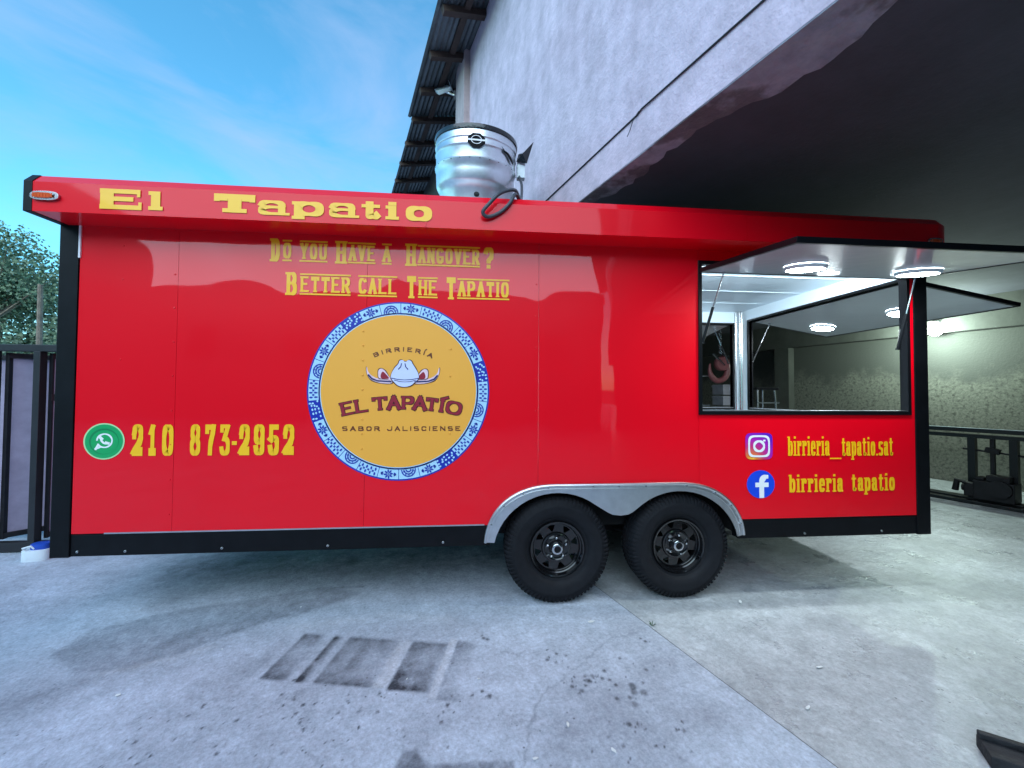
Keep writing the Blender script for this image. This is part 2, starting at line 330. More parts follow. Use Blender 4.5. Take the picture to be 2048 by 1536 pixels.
def yard_marks(X, Y):
    st = np.zeros(X.shape); ch = np.zeros(X.shape)
    # overspray ghost of a painted frame: u along it, v across
    A, D_, B = np.array((1.476, -.525)), np.array((2.381, -.691)), np.array((1.539, -.183))
    m = np.linalg.inv(np.array([D_-A, B-A]).T); u = m[0, 0]*(X-A[0])+m[0, 1]*(Y-A[1]); v = m[1, 0]*(X-A[0])+m[1, 1]*(Y-A[1])
    def band(x, a, b, wa, wb): return smooth01((x-a)/wa+.5)*smooth01((b-x)/wb+.5)
    fog = np.zeros(X.shape)
    for _ in range(46):
        gx, gy, gr = rng.uniform(1.35, 2.6), rng.uniform(-.85, -.1), rng.uniform(.03, .10); fog += rng.normal()*np.exp(-((X-gx)**2+(Y-gy)**2)/gr**2)
    fog = np.clip(1+.34*fog, .25, 1.7)
    for a, b, k in ((.03, .165, .36), (.235, .275, .60), (.335, .66, .30), (.745, .965, .50)):
        rim = .62*np.exp(-np.abs(v-.01)/.10)+.38*np.exp(-np.abs(v-.99)/.08)+.30*np.exp(-np.abs(u-a)/.035)
        st = np.maximum(st, band(u, a, b, .025, .075)*band(v, -.02, 1.02, .09, .12)*(k*1.0+rim*.95)*fog)
    st = np.maximum(st, band(u, .43, .52, .06, .10)*band(v, .2, 1, .2, .1)*.55)
    st = np.maximum(st, band(u, 1.02, 1.12, .008, .14)*band(v, -.12, 1.12, .10, .14)*(.25+.5*np.exp(-np.abs(v-1)/.18)+.35*np.exp(-np.abs(v+.1)/.1)))
    st = np.maximum(st, band(u, -.10, -.02, .10, .03)*band(v, -.02, .6, .1, .3)*.18)
    blot = np.exp(-((u-.70)**2/.004+(v-.42)**2/.03)); st *= 1-.75*blot
    ch = np.maximum(ch, band(u, .66, .735, .03, .02)*band(v, .0, 1.02, .05, .05)*.35)
    ch = np.maximum(ch, band(u, .97, 1.012, .01, .008)*band(v, -.1, 1.15, .05, .1)*.35)
    # damp tide marks left of it
    st = np.maximum(st, .38*soft_poly(X, Y, [(.29, -.27), (.30, -.05), (.62, .13), (1.0, .23), (1.5, .40), (1.75, .25), (1.45, .02), (1.29, -.03), (.97, -.34), (.78, -.44), (.55, -.42)], .06))
    st = np.maximum(st, .46*soft_poly(X, Y, [(.75, -.20), (.80, -.02), (1.15, .12), (1.55, .28), (1.5, .05), (1.25, -.06), (.97, -.33)], .05))
    st = np.maximum(st, .24*np.exp(-seg_dist(X, Y, [(.1, -.68), (.47, -.60), (.78, -.44), (1.1, -.25)])/.05))
    ch = np.maximum(ch, .26*np.exp(-seg_dist(X, Y, jag([(.70, -.44), (.97, -.35), (1.10, -.27)], .01, 5))/.022))
    ch = np.maximum(ch, .30*np.exp(-seg_dist(X, Y, jag([(1.45, -.12), (1.75, -.06), (2.05, -.02), (2.4, -.10)], .012, 6))/.04))
    # painted shade deepening the dark under the trailer's nose, old rectangle mark
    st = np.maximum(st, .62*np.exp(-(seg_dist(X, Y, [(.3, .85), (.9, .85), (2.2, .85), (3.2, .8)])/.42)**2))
    st = np.maximum(st, .5*np.exp(-seg_dist(X, Y, [(1.33, .18), (1.42, .36), (1.75, .36)])/.016))
    # dark corner patch at the bottom of the picture
    st = np.maximum(st, .62*soft_poly(X, Y, [(2.29, -.985), (2.34, -.98), (2.39, -1.045), (2.46, -1.05), (2.72, -1.055), (2.78, -1.3), (2.2, -1.3)], .022))
    # cracks
    for pts, w, k in (([(3.58, -.31), (3.36, -.35), (3.24, -.46), (3.12, -.56), (3.0, -.66), (2.90, -.73), (2.83, -.86), (2.80, -.93), (2.755, -1.09), (2.74, -1.3)], .0035, .30),
                      ([(2.40, -.25), (2.52, -.30), (2.60, -.36), (2.70, -.41), (2.80, -.46), (2.93, -.44)], .0035, .26),
                      ([(.1, .35), (.6, .28), (1.1, .26), (1.4, .30)], .004, .3)):
        st = np.maximum(st, k*np.exp(-(seg_dist(X, Y, jag(pts, .007, 7))/w/1.6)**2))
    # oil drips
    for cx, cy, n, sp, rm in ((3.17, -.655, 30, .085, .011), (3.31, -.755, 12, .05, .014), (3.28, -.93, 6, .02, .010), (2.97, -.50, 10, .08, .008), (3.54, -.39, 5, .03, .009),
                              (3.39, -.60, 9, .10, .008), (1.95, -.86, 60, .20, .007), (2.2, -.80, 40, .22, .006), (1.6, -.95, 50, .26, .006), (2.62, -.72, 7, .03, .009),
                              (1.2, -.85, 30, .22, .006), (1.72, -.70, 7, .06, .010), (2.6, -.3, 4, .05, .01), (.66, .57, 1, .001, .017), (3.3, -1.0, 26, .10, .006)):
        for _ in range(n):
            x0, y0, r0 = cx+rng.normal()*sp, cy+rng.normal()*sp*.6, rm*(.35+1.1*rng.random()**2)
            i0 = (np.abs(X-x0) < .05) & (np.abs(Y-y0) < .05)
            if i0.any(): st[i0] = np.maximum(st[i0], .85*smooth01(1.4-np.hypot(X[i0]-x0, Y[i0]-y0)/r0))
    return np.clip(st, 0, 1), np.clip(ch, 0, 1)
def slab(name, ss, tt, m, marks=False):
    S, T = np.meshgrid(ss, tt); n, k = len(ss), len(tt)
    co = np.stack([S.ravel(), T.ravel(), np.zeros(n*k)], 1)
    i = np.arange((n-1)*(k-1)); a = (i//(n-1))*n+i % (n-1)
    fc = np.stack([a, a+1, a+n+1, a+n], 1)
    me = bpy.data.meshes.new(name); me.vertices.add(n*k); me.vertices.foreach_set('co', co.ravel())
    me.loops.add(fc.size); me.loops.foreach_set('vertex_index', fc.ravel()); me.polygons.add(len(fc)); me.polygons.foreach_set('loop_start', np.arange(0, fc.size, 4))
    me.update()
    if marks:
        c, s = math.cos(BROT), math.sin(BROT); X = co[:, 0]*c-co[:, 1]*s; Y = co[:, 0]*s+co[:, 1]*c
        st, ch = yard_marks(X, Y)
        at = me.attributes.new('stain_and_shade', 'FLOAT', 'POINT'); at.data.foreach_set('value', st.astype(np.float32))
        at = me.attributes.new('chalk', 'FLOAT', 'POINT'); at.data.foreach_set('value', ch.astype(np.float32))
    me.materials.append(m); o = bpy.data.objects.new(name, me); COL.objects.link(o); o.rotation_euler = (0, 0, BROT)
    return tag(o, None, kind='structure')
JS = 3.333
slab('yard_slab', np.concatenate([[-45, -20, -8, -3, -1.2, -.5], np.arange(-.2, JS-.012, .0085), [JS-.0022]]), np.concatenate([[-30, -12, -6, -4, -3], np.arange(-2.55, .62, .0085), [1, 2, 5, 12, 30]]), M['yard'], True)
slab('bay_floor', np.array([JS+.0012, 5, 7, 9, 11.5]), np.array([-30, -10, -5, 0, 5, 12]), M['bay'])
g = MB(); g.add([(-900, -900, -.02), (900, -900, -.02), (900, 900, -.02), (-900, 900, -.02)], [(0, 1, 2, 3)])
M['earth'] = mat('dark_earth', (.07, .062, .055), .95, noise=(2, .3))
tag(g.build('ground', M['earth']), None, kind='structure')

# ================================================================== WAREHOUSE
wh = empty('warehouse', (0, 0, 0), BROT)
tag(wh, 'tall lilac stucco warehouse with dark open bay and overhanging tin roof', 'warehouse')
ZC = 2.985
MB().box(3.33, 3.43, -18, 2.2, ZC, 6.80).build('front_wall', M['stucco'], wh)
ed = []; tq = -18.
while tq < 2.2: ed.append((3.50+.06*math.sin(tq*2.1)+.05*math.sin(tq*5.3+1)+random.uniform(-.022, .022), tq)); tq += .055
MB().prism([(3.3302, -18), (3.3302, 2.2)]+ed[::-1], ZC-.010, ZC-.002, 'Z').build('beam_soffit', M['soffit'], wh, label='bare patchy concrete under the front beam')
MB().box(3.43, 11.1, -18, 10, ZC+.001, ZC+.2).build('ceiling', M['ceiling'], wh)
c_ = MB(); pr = [(3.24, 2.2), (3.24, 2.62), (3.30, 2.86), (3.42, 2.95), (3.75, 2.95), (3.75, 2.2)]
c_.prism(pr, 0, 6.70, 'Z').build('column', M['stucco_col'], wh, label='pinkish plastered corner column')
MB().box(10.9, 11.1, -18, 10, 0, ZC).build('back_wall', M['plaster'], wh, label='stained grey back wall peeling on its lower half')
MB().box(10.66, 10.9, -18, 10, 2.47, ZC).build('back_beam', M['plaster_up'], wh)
for t in (-6, -2.6, 2.08, 5.5): MB().box(10.70, 10.9, t-.15, t+.15, 0, 2.47).build('pilaster', M['plaster_up'], wh)
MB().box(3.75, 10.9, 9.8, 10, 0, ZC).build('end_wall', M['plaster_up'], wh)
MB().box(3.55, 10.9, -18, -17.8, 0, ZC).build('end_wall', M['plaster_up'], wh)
MB().box(3.55, 3.75, 2.95, 9.8, 0, 6.7).build('side_boarding', M['dark_wall'], wh)
# roof: corrugated sheets running along the eave, on purlins
rf = MB().box(3.02, 3.10, -18, 12, 6.50, 6.68).build('roof_board', M['wood_dark'], wh)
def sheet(s0, s1, t0, t1, z0, slope, nm='roof_sheet'):
    m = MB(); k = int((s1-s0)/.019)
    top = [(s0+(s1-s0)*i/k, z0+slope*(s1-s0)*i/k+.012*math.cos(i*PI/2)) for i in range(k+1)]
    P = []; F = []
    for s, z in top: P += [(s, t0, z), (s, t1, z), (s, t0, z+.006), (s, t1, z+.006)]
    for i in range(k):
        a = i*4; F += [(a, a+4, a+5, a+1), (a+2, a+3, a+7, a+6), (a, a+2, a+6, a+4), (a+1, a+5, a+7, a+3)]
    F += [(0, 1, 3, 2), (4*k, 4*k+2, 4*k+3, 4*k+1)]
    m.add(P, F); return m.build(nm, M['roof_tin'], rf, smooth=True)
for i, (a, b) in enumerate(((-18, -10), (-10.05, -4), (-4.05, 1.1), (1.05, 3.78))): sheet(2.665, 4.6, a, b, 6.44+.006*(i % 2), .30)
for i, (a, b) in enumerate(((3.74, 6.4), (6.36, 9.2), (9.15, 12))): sheet(2.745, 4.6, a, b, 6.44+.006*(i % 2), .30)
t = -15.6
while t < 11.5:
    m = MB(); m.bar((2.74, t, 6.40), (3.9, t, 6.40+.30*1.16), .085, .085); m.build('purlin', M['wood_dark'], rf); t += .745
cbl = [(3.325, -18, 3.26), (3.325, -5, 3.255), (3.325, -2.2, 3.243), (3.322, -1.42, 3.262), (3.325, -1.38, 3.252), (3.325, -.24, 3.236), (3.325, 2.15, 3.235)]
MB().tube(cbl, .006, 6).build('wall_cable', M['cable'], wh)
tail = MB(); tail.tube([(3.318, -1.40, 3.26), (3.30, -1.37, 3.22), (3.305, -1.33, 3.17), (3.30, -1.31, 3.14)], .0025, 5); tail.build('cable_tail', M['cable'], wh)
# security floodlight on the column
fl = empty('floodlight', tuple(ST(3.10, 2.72, 6.28)), BROT); tag(fl, 'pale slab floodlight tilted out from the column under the eaves', 'floodlight')
m = MB(); m.obox((-.02, .16, .16), (.016, .012, -.02), (0, .15, .13), (.10, -.03, .05)); m.build('housing', M['plastic_white'], fl, bevel=.008)
m = MB(); m.tube([(.14, 0, 0), (.06, .02, .02), (.0, .06, .06)], .016, 8); m.obox((.14, 0, 0), (.02, 0, 0), (0, .045, 0), (0, 0, .045)); m.build('bracket', M['steel'], fl)
m = MB(); m.tube([(.14, .02, .03), (.05, .12, .34), (.10, .2, .46), (.14, .18, .5)], .006, 6); m.build('wire', M['plastic_white'], fl)

# bay lamp on the back beam
bl = empty('bay_lamp', tuple(ST(10.58, -.42, 2.52)), BROT); tag(bl, 'bare glowing bulb fixed to the back beam beside the trailer', 'lamp')
MB().lathe([(.0, -.0), (.04, .006), (.075, .035), (.085, .07), (.075, .10), (.04, .14), (.03, .16)], (0, 0, -.10), n=24).build('bulb', M['bulb'], bl, smooth=True)
MB().lathe([(.034, 0), (.036, .05), (.05, .055), (.05, .075)], (0, 0, .055), n=20, close=True).build('socket', M['plastic_white'], bl, smooth=True)
ld = bpy.data.lights.new('bay_lamp_light', 'POINT'); ld.energy = 85; ld.shadow_soft_size = .05; ld.color = (.76, 1, .88)
lo = bpy.data.objects.new('bay_lamp_light', ld); COL.objects.link(lo); lo.parent = bl; lo.location = (-.34, 0, -.10)

# ================================================================== LETTERING ENGINE
def S_(*p): return list(p)
def bowl(x0, y0, y1, bx, xr, n=2.2):  # D-shaped bowl from a stem at x0
    cy = (y0+y1)/2; ry = abs(y1-y0)/2
    return [(x0, y1)]+arc(bx, cy, xr-bx, ry, 90, -90, 14, n)+[(x0, y0)]
def O_(n=2.5, y0=0, y1=1, x0=0, x1=1): return arc((x0+x1)/2, (y0+y1)/2, (x1-x0)/2, (y1-y0)/2, 90, -270, 32, n)
Sp = arc(.5, .75, .5, .25, 52, 270, 16, 2.6)+arc(.5, .25, .5, .25, 90, -128, 16, 2.6)[1:]
G = {  # strokes, serif feet (x, y)
 'A': ([S_((0, 0), (.5, 1)), S_((.5, 1), (1, 0)), S_((.2, .32), (.8, .32))], [(0, 0), (1, 0)]),
 'B': ([S_((0, 0), (0, 1)), bowl(0, .53, 1, .5, .92), bowl(0, 0, .53, .5, 1)], [(0, 0), (0, 1)]),
 'C': ([arc(.5, .5, .5, .5, 42, 318, 24, 2.6)], []),
 'D': ([S_((0, 0), (0, 1)), bowl(0, 0, 1, .4, 1)], [(0, 0), (0, 1)]),
 'E': ([S_((0, 0), (0, 1)), S_((0, 1), (.92, 1)), S_((0, .52), (.7, .52)), S_((0, 0), (1, 0))], [(0, 0), (0, 1)]),
 'G': ([arc(.5, .5, .5, .5, 42, 345, 26, 2.6), S_((.55, .42), (1, .42)), S_((1, .42), (1, .1))], []),
 'H': ([S_((0, 0), (0, 1)), S_((1, 0), (1, 1)), S_((0, .5), (1, .5))], [(0, 0), (0, 1), (1, 0), (1, 1)]),
 'I': ([S_((.5, 0), (.5, 1))], [(.5, 0), (.5, 1)]),
 'J': ([[(1, 1), (1, .35)]+arc(.5, .35, .5, .35, 0, -165, 12, 2.4)], []),
 'L': ([S_((0, 0), (0, 1)), S_((0, 0), (1, 0))], [(0, 1), (0, 0)]),
 'N': ([S_((0, 0), (0, 1)), S_((1, 0), (1, 1)), S_((0, 1), (1, 0))], [(0, 0), (0, 1), (1, 1)]),
 'O': ([O_()], []),
 'P': ([S_((0, 0), (0, 1)), bowl(0, .45, 1, .5, 1)], [(0, 0), (0, 1)]),
 'R': ([S_((0, 0), (0, 1)), bowl(0, .48, 1, .5, .95), S_((.5, .48), (1, 0))], [(0, 0), (0, 1), (1, 0)]),
 'S': ([Sp], []),
 'T': ([S_((.5, 0), (.5, 1)), S_((0, 1), (1, 1)), S_((0, 1), (0, .84)), S_((1, 1), (1, .84))], [(.5, 0)]),
 'U': ([[(0, 1), (0, .35)]+arc(.5, .35, .5, .35, 180, 360, 14, 2.4)+[(1, 1)]], [(0, 1), (1, 1)]),
 'V': ([S_((0, 1), (.5, 0)), S_((.5, 0), (1, 1))], [(0, 1), (1, 1)]),
 'Y': ([S_((0, 1), (.5, .45)), S_((1, 1), (.5, .45)), S_((.5, .45), (.5, 0))], [(0, 1), (1, 1), (.5, 0)]),
 '?': ([arc(.5, .72, .5, .28, 165, -60, 16, 2.4)+[(.5, .36), (.5, .28)], S_((.5, .0), (.5, .045))], []),
 '0': ([O_(2.6)], []),
 '1': ([S_((.5, 0), (.5, 1)), S_((.5, .98), (.05, .80))], [(.5, 0)]),
 '2': ([arc(.5, .70, .5, .30, 165, 0, 14, 2.4)+[(.97, .58), (.72, .36), (.25, .16), (.04, .05)], S_((0, 0), (1, 0)), S_((1, 0), (1, .13)), S_((0, .70), (0, .64))], []),
 '3': ([arc(.48, .27, .52, .27, 75, -165, 18, 2.4), S_((.40, .53), (.92, .98)), S_((.0, 1), (.95, 1)), S_((0, 1), (0, .84))], []),
 '5': ([S_((.08, 1), (.95, 1)), S_((.1, 1), (.06, .55)), arc(.48, .28, .52, .29, 125, -165, 18, 2.4)], []),
 '7': ([S_((0, 1), (.98, 1)), S_((0, 1), (0, .84)), [(.98, 1), (.86, .74), (.62, .45), (.52, .22), (.50, 0)]], []),
 '8': ([O_(2.1, .53, 1, .06, .94), O_(2.1, 0, .53)], []),
 '9': ([O_(2.4, .42, 1), [(1, .71), (1, .35)]+arc(.5, .30, .5, .30, 0, -160, 14, 2.4)], []),
 '-': ([S_((0, .38), (1, .38))], []),
 # lower case: y=1 is the x-height
 'a': ([arc(.42, .70, .40, .30, 172, 0, 12, 2.4), S_((.82, .72), (.82, .06)), S_((.82, 0), (1, 0)), [(.82, .56), (.42, .56)]+arc(.42, .28, .42, .28, 90, 270, 14, 2.3)+[(.82, .02)]], []),
 'b': ([S_((0, 0), (0, 1.35)), O_(2.4, 0, 1, 0, 1)], [(0, 1.35, -1)]),
 'e': ([S_((0, .52), (1, .52)), [(1, .52)]+arc(.5, .5, .5, .5, 10, 318, 24, 2.4)], []),
 'i': ([S_((.5, 0), (.5, 1)), S_((.5, 1.33), (.5, 1.36))], [(.5, 0), (.5, 1, -1)]),
 'l': ([S_((.5, 0), (.5, 1.35))], [(.5, 0), (.5, 1.35, -1)]),
 'o': ([O_(2.4)], []),
 'p': ([S_((0, -.34), (0, 1)), O_(2.4, 0, 1, 0, 1)], [(0, -.34), (0, 1, -1)]),
 'r': ([S_((.12, 0), (.12, 1)), arc(.62, .62, .5, .38, 165, 40, 10, 2.3), S_((1, .86), (1, .74))], [(.12, 0), (.12, 1, -1)]),
 's': ([Sp], []),
 't': ([[(.35, 1.28), (.35, .25)]+arc(.65, .25, .30, .25, 180, 325, 10, 2.2), S_((0, 1), (.9, 1))], []),
 '.': ([S_((.3, 0), (.7, 0))], []),
 '_': ([S_((0, -.28), (1, -.28))], []),
}
class Ink:
    """flat vinyl lettering: strokes drawn with a box pen, each a hair proud of the one below"""
    def __init__(s, depth, mapf): s.mb = MB(); s.d = depth; s.k = 0; s.map = mapf
    def lay(s): s.k += 1; return s.d+s.k % 40*.00006
    def stroke(s, pts, wv, wh, cap=True):
        P = [Vector((p[0], p[1])) for p in pts]; P = [p for i, p in enumerate(P) if i == 0 or (p-P[i-1]).length > 1e-6]
        if len(P) < 2: return
        closed = (P[0]-P[-1]).length < 1e-4
        t0 = (P[1]-P[0]).normalized(); t1 = (P[-1]-P[-2]).normalized()
        if cap and not closed:
            P[0] = P[0]-t0*.5*(abs(t0.x)*wv+abs(t0.y)*wh); P[-1] = P[-1]+t1*.5*(abs(t1.x)*wv+abs(t1.y)*wh)
        V = []; d = s.lay()
        for i, p in enumerate(P):
            a = P[i-1] if i else (P[-2] if closed else P[0]); b = P[i+1] if i < len(P)-1 else (P[1] if closed else P[-1])
            t = (b-a).normalized(); n = Vector((-t.y, t.x)); hw = .5*(abs(n.x)*wv+abs(n.y)*wh)
            V += [s.map(*(p+n*hw), d), s.map(*(p-n*hw), d)]
        s.mb.add(V, [(2*i, 2*i+1, 2*i+3, 2*i+2) for i in range(len(P)-1)])
    def rect(s, x0, x1, z0, z1):
        d = s.lay(); k = 4; V = []
        for i in range(k+1): x = x0+(x1-x0)*i/k; V += [s.map(x, z0, d), s.map(x, z1, d)]
        s.mb.add(V, [(2*i, 2*i+2, 2*i+3, 2*i+1) for i in range(k)])
    def poly(s, pts):
        d = s.lay(); s.mb.add([s.map(p[0], p[1], d) for p in pts], [tuple(t) for t in tessellate_polygon([[Vector((p[0], p[1], 0)) for p in pts]])])
    def glyph(s, ch, x0, x1, z0, z1, wv, wh, serif=None, grow=0.):
        """serif=(overhang, thickness)"""
        st, feet = G[ch]; X = lambda x: x0+wv/2+x*(x1-x0-wv); Z = lambda y: z0+wh/2+y*(z1-z0-wh)
        for q in st: s.stroke([(X(x), Z(y)) for x, y in q], wv+grow, wh+grow)
        if serif:
            for f in feet:
                x, y = X(f[0]), Z(f[1]); sl, stt = serif
                zz = (y-wh/2-grow/2, y-wh/2+stt+grow/2) if f[1] < .5 else (y+wh/2-stt-grow/2, y+wh/2+grow/2)
                right = 0 if len(f) > 2 else sl
                s.rect(x-wv/2-sl-grow/2, x+wv/2+right+grow/2, *zz)
    def word(s, w, x0, x1, z0, z1, wv, wh, serif=None, gap=.2, widths=None):
        widths = widths or {}
        ws = [widths.get(c, {'I': .45, 'i': .55, 'l': .55, 'r': .9, 't': .85, '.': .35, '_': 2.4, '-': .6}.get(c, 1.)) for c in w]
        tot = sum(ws)+gap*(len(w)-1); u = (x1-x0)/tot; x = x0
        for c, k in zip(w, ws): s.glyph(c, x, x+k*u, z0, z1, wv, wh, serif); x += (k+gap)*u
    def done(s, name, m, parent, label=None): return s.mb.build(name, m, parent, label=label, recalc=False)

# ================================================================== FOOD TRAILER
tr = empty('food_trailer', (0, 0, 0)); tag(tr, 'glossy red food trailer with yellow lettering, open serving hatches and twin axles', 'food trailer')
XL, XR, ZB, ZT, W = 0., 5.89, .414, 2.45, 1.95
WX0, WX1, WZ0, WZ1 = 4.125, 5.732, 1.295, 2.358          # serving window
# fender outline (shared by arch cut and fender)
w1, w2, wz = 3.121, 3.986, .352
out_l = arc(3.103, .40, .477, .408, 176, 90, 16, 2.25); out_r = arc(3.955, .40, .477, .408, 90, 5, 16, 2.25)
outer = out_l+out_r
inn = arc(3.965, wz, .430, .405, 12, 128, 16)+[(3.63, .618), (3.60, .604), (3.546, .597), (3.49, .604), (3.46, .618)]+arc(3.108, wz, .430, .405, 52, 168, 16)
arch = [(2.655, .55)]+[(x, z) for x, z in arc(3.103, .40, .455, .385, 160, 90, 10, 2.25)+arc(3.955, .40, .455, .385, 90, 20, 10, 2.25)]+[(4.405, .55)]
seams = [.112, .683, 1.841, 2.978, WX0-.012]
TH = .03
for a, b in zip(seams[:-1], seams[1:]):
    p = [(a+.001, .552), (a+.001, ZT), (b-.001, ZT), (b-.001, .552)]
    if a < 2.9 and b > 2.7:      # 1.841 - 2.978 : cut by the arch on its right
        k = [q for q in arch if q[0] < b-.001]; kz = k[-1][1]
        p = [(a+.001, .552), (a+.001, ZT), (b-.001, ZT), (b-.001, kz+.004)]+k[::-1]
    elif a > 2.9:
        k = [q for q in arch if a+.001 < q[0] < b-.001]
        p = [(a+.001, k[0][1]-.004), (a+.001, ZT), (b-.001, ZT), (b-.001, k[-1][1]-.01)]+k[::-1]
    MB().prism(p, 0, TH, 'Y').build('side_panel', M['red'], tr)
a, b = WX0-.012, 5.78
k = [q for q in arch if q[0] > a+.001]
p = [(a+.001, k[0][1]-.004), (a+.001, ZT), (b, ZT), (b, .552)]+k[::-1]
MB().prism(p, 0, TH, 'Y', holes=[[(WX0, WZ0), (WX1, WZ0), (WX1, WZ1), (WX0, WZ1)]]).build('side_panel', M['red'], tr, label='red panel with the serving window cut into it')
# rivets along the seams
rv = MB()
def rivet(x, z): rv.lathe([(.0062, 0), (.005, -.0022), (.0018, -.003)], (x, 0, z), 'Y', 8)
for x in (.683, 1.841, 2.978):
    for i in range(9):
        z = .66+i*.215
        if not (x > 2.9 and z < .9): rivet(x-.018, z+random.uniform(-.004, .004))
for x in (.36, 2.42):
    for z in (2.33, 2.12, 1.62): rivet(x, z)
rv.build('rivets', M['red'], tr, smooth=True)['kind'] = 'stuff'
# black corner posts, sill channel, trims
MB().box(XL, .108, -.006, .06, ZB-.003, ZT).build('corner_post', M['black'], tr, bevel=.004)
MB().box(5.782, XR, -.006, .06, ZB-.003, ZT).build('corner_post', M['black'], tr, bevel=.004)
MB().box(.108, 2.66, .002, .075, ZB, .546).build('sill_channel', M['black'], tr, bevel=.004)
MB().box(4.40, 5.782, .002, .075, ZB, .546).build('sill_channel', M['black'], tr, bevel=.004)
MB().box(.108, .119, -.008, .02, 2.245, 2.449).build('tape_strip', M['white_vinyl'], tr)
MB().box(.30, 2.62, -.005, .0, .549, .5565).build('sill_trim', M['alu'], tr)
m = MB()
for x, z in ((.15, .444), (.42, .440), (.98, .443), (1.62, .441), (2.35, .443), (4.9, .44), (5.5, .443)): m.lathe([(.008, .002), (.007, -.003), (.003, -.0045)], (x, 0, z), 'Y', 10)
m.build('bolts', M['alu'], tr, smooth=True)['kind'] = 'stuff'
# far side, ends, floor, roof, interior lining
FX0, FX1, FZ0, FZ1 = 4.16, 5.69, 1.262, 2.285
MB().prism([(.06, .45), (XR-.06, .45), (XR-.06, ZT), (.06, ZT)], W-.03, W, 'Y', holes=[[(FX0, FZ0), (FX1, FZ0), (FX1, FZ1), (FX0, FZ1)]]).build('far_wall', M['white_in'], tr)
RY0, RY1, RZ0, RZ1 = .10, 1.76, 1.262, 2.30
MB().prism([(.06, .45), (W-.03, .45), (W-.03, ZT), (.06, ZT)], 5.80, 5.83, 'X', holes=[[(RY0, RZ0), (RY1, RZ0), (RY1, RZ1), (RY0, RZ1)]]).build('rear_wall', M['white_in'], tr)
MB().box(.02, .05, .06, W-.06, .45, ZT).build('front_wall', M['red'], tr)
MB().box(2.40, 2.43, .06, W-.03, .52, ZT-.005).build('partition', M['white_in'], tr)
MB().box(.05, 5.80, .27, W-.03, .46, .52).build('floor', M['floor_in'], tr)
for i in range(5): MB().box(.06+i*1.15, .06+(i+1)*1.15-.004, TH+.002, W-.035, ZT-.006, ZT).build('ceiling_panel', M['white_in'], tr)
for i in range(4): MB().box(3.05, 5.79, .05+i*.47, .054+i*.47, ZT-.009, ZT-.0065).build('ceiling_strip', M['white_in'], tr)
m = MB()
m.box(5.762, 5.798, W-.078, W-.035, .53, ZT-.01); m.tube([(5.755, W-.085, .53), (5.755, W-.085, ZT-.01)], .011, 10); m.tube([(5.762, W-.11, .53), (5.762, W-.11, ZT-.01)], .007, 8); m.tube([(5.73, W-.045, .53), (5.73, W-.045, ZT-.01)], .007, 8)
m.build('corner_profile', M['steel'], tr, smooth=True)
MB().box(WX0, WX1, TH, .36, 1.262, 1.285).build('counter', M['steel'], tr, bevel=.003)
# roof slab and fascia box along the near side
fp = [(.0, ZT-.004), (-.2, ZT-.008), (-.2, 2.612), (-.16, 2.664), (.03, 2.672), (.03, ZT-.004)]
FS0, FS1 = .046, 5.855
for a, b in ((FS0, 2.243), (2.244, 4.33), (4.331, FS1-.12)): MB().prism(fp, a, b, 'X').build('fascia', M['red_fascia'], tr)
# rounded rear end of the fascia
m = MB(); rows = []
for i in range(9):
    a = i/8*PI/2; x = FS1-.12+.12*math.sin(a); dz = .075*(1-math.cos(a)); dy = .09*(1-math.cos(a))
    rows.append([(x, y+(dy if y < -.1 else 0), min(z, 2.672-dz) if z > 2.5 else z) for y, z in fp])
nfp = len(fp)
m.add([p for r in rows for p in r], [(i*nfp+j, i*nfp+(j+1) % nfp, (i+1)*nfp+(j+1) % nfp, (i+1)*nfp+j) for i in range(8) for j in range(nfp)]+[tuple(8*nfp+j for j in range(nfp))])
m.build('fascia_end', M['red_fascia'], tr, smooth=True)
fc = [(.0, ZT-.007), (-.203, ZT-.011), (-.203, 2.615), (-.162, 2.668), (.03, 2.676), (.03, ZT-.007)]
MB().prism(fc, XL, FS0, 'X').build('fascia_cap', M['black'], tr, bevel=.003)
MB().box(XL+.01, 5.86, .031, W, ZT+.002, 2.668).build('roof', M['roof_sheet'], tr, bevel=.02)
m = MB(); m.box(2.239, 2.248, -.2035, -.2005, ZT, 2.605); m.build('fascia_seam', M['red_fascia'], tr)
# marker lamps
def marker(x, z, w, h, y=-.2):
    o = MB(); o.prism(arc(x, z, w/2, h/2, 0, 345, 23, 2.8), y-.014, y-.001, 'Y'); o = o.build('marker_light', M['chrome'], tr, bevel=.003)
    q = MB(); q.prism(arc(x-.006, z, w/2-.022, h/2-.011, 0, 345, 23, 2.8), y-.019, y-.0142, 'Y'); q.build('lens', M['amber'], o, bevel=.002)
    q = MB()
    for i in range(7): q.box(x-w*.36+i*w*.11, x-w*.36+i*w*.11+.004, y-.0208, y-.0192, z-h*.26, z+h*.26)
    q.build('lens_ribs', M['amber'], o)['kind'] = 'stuff'
marker(.119, 2.527, .148, .052); marker(5.70, 2.49, .11, .045)

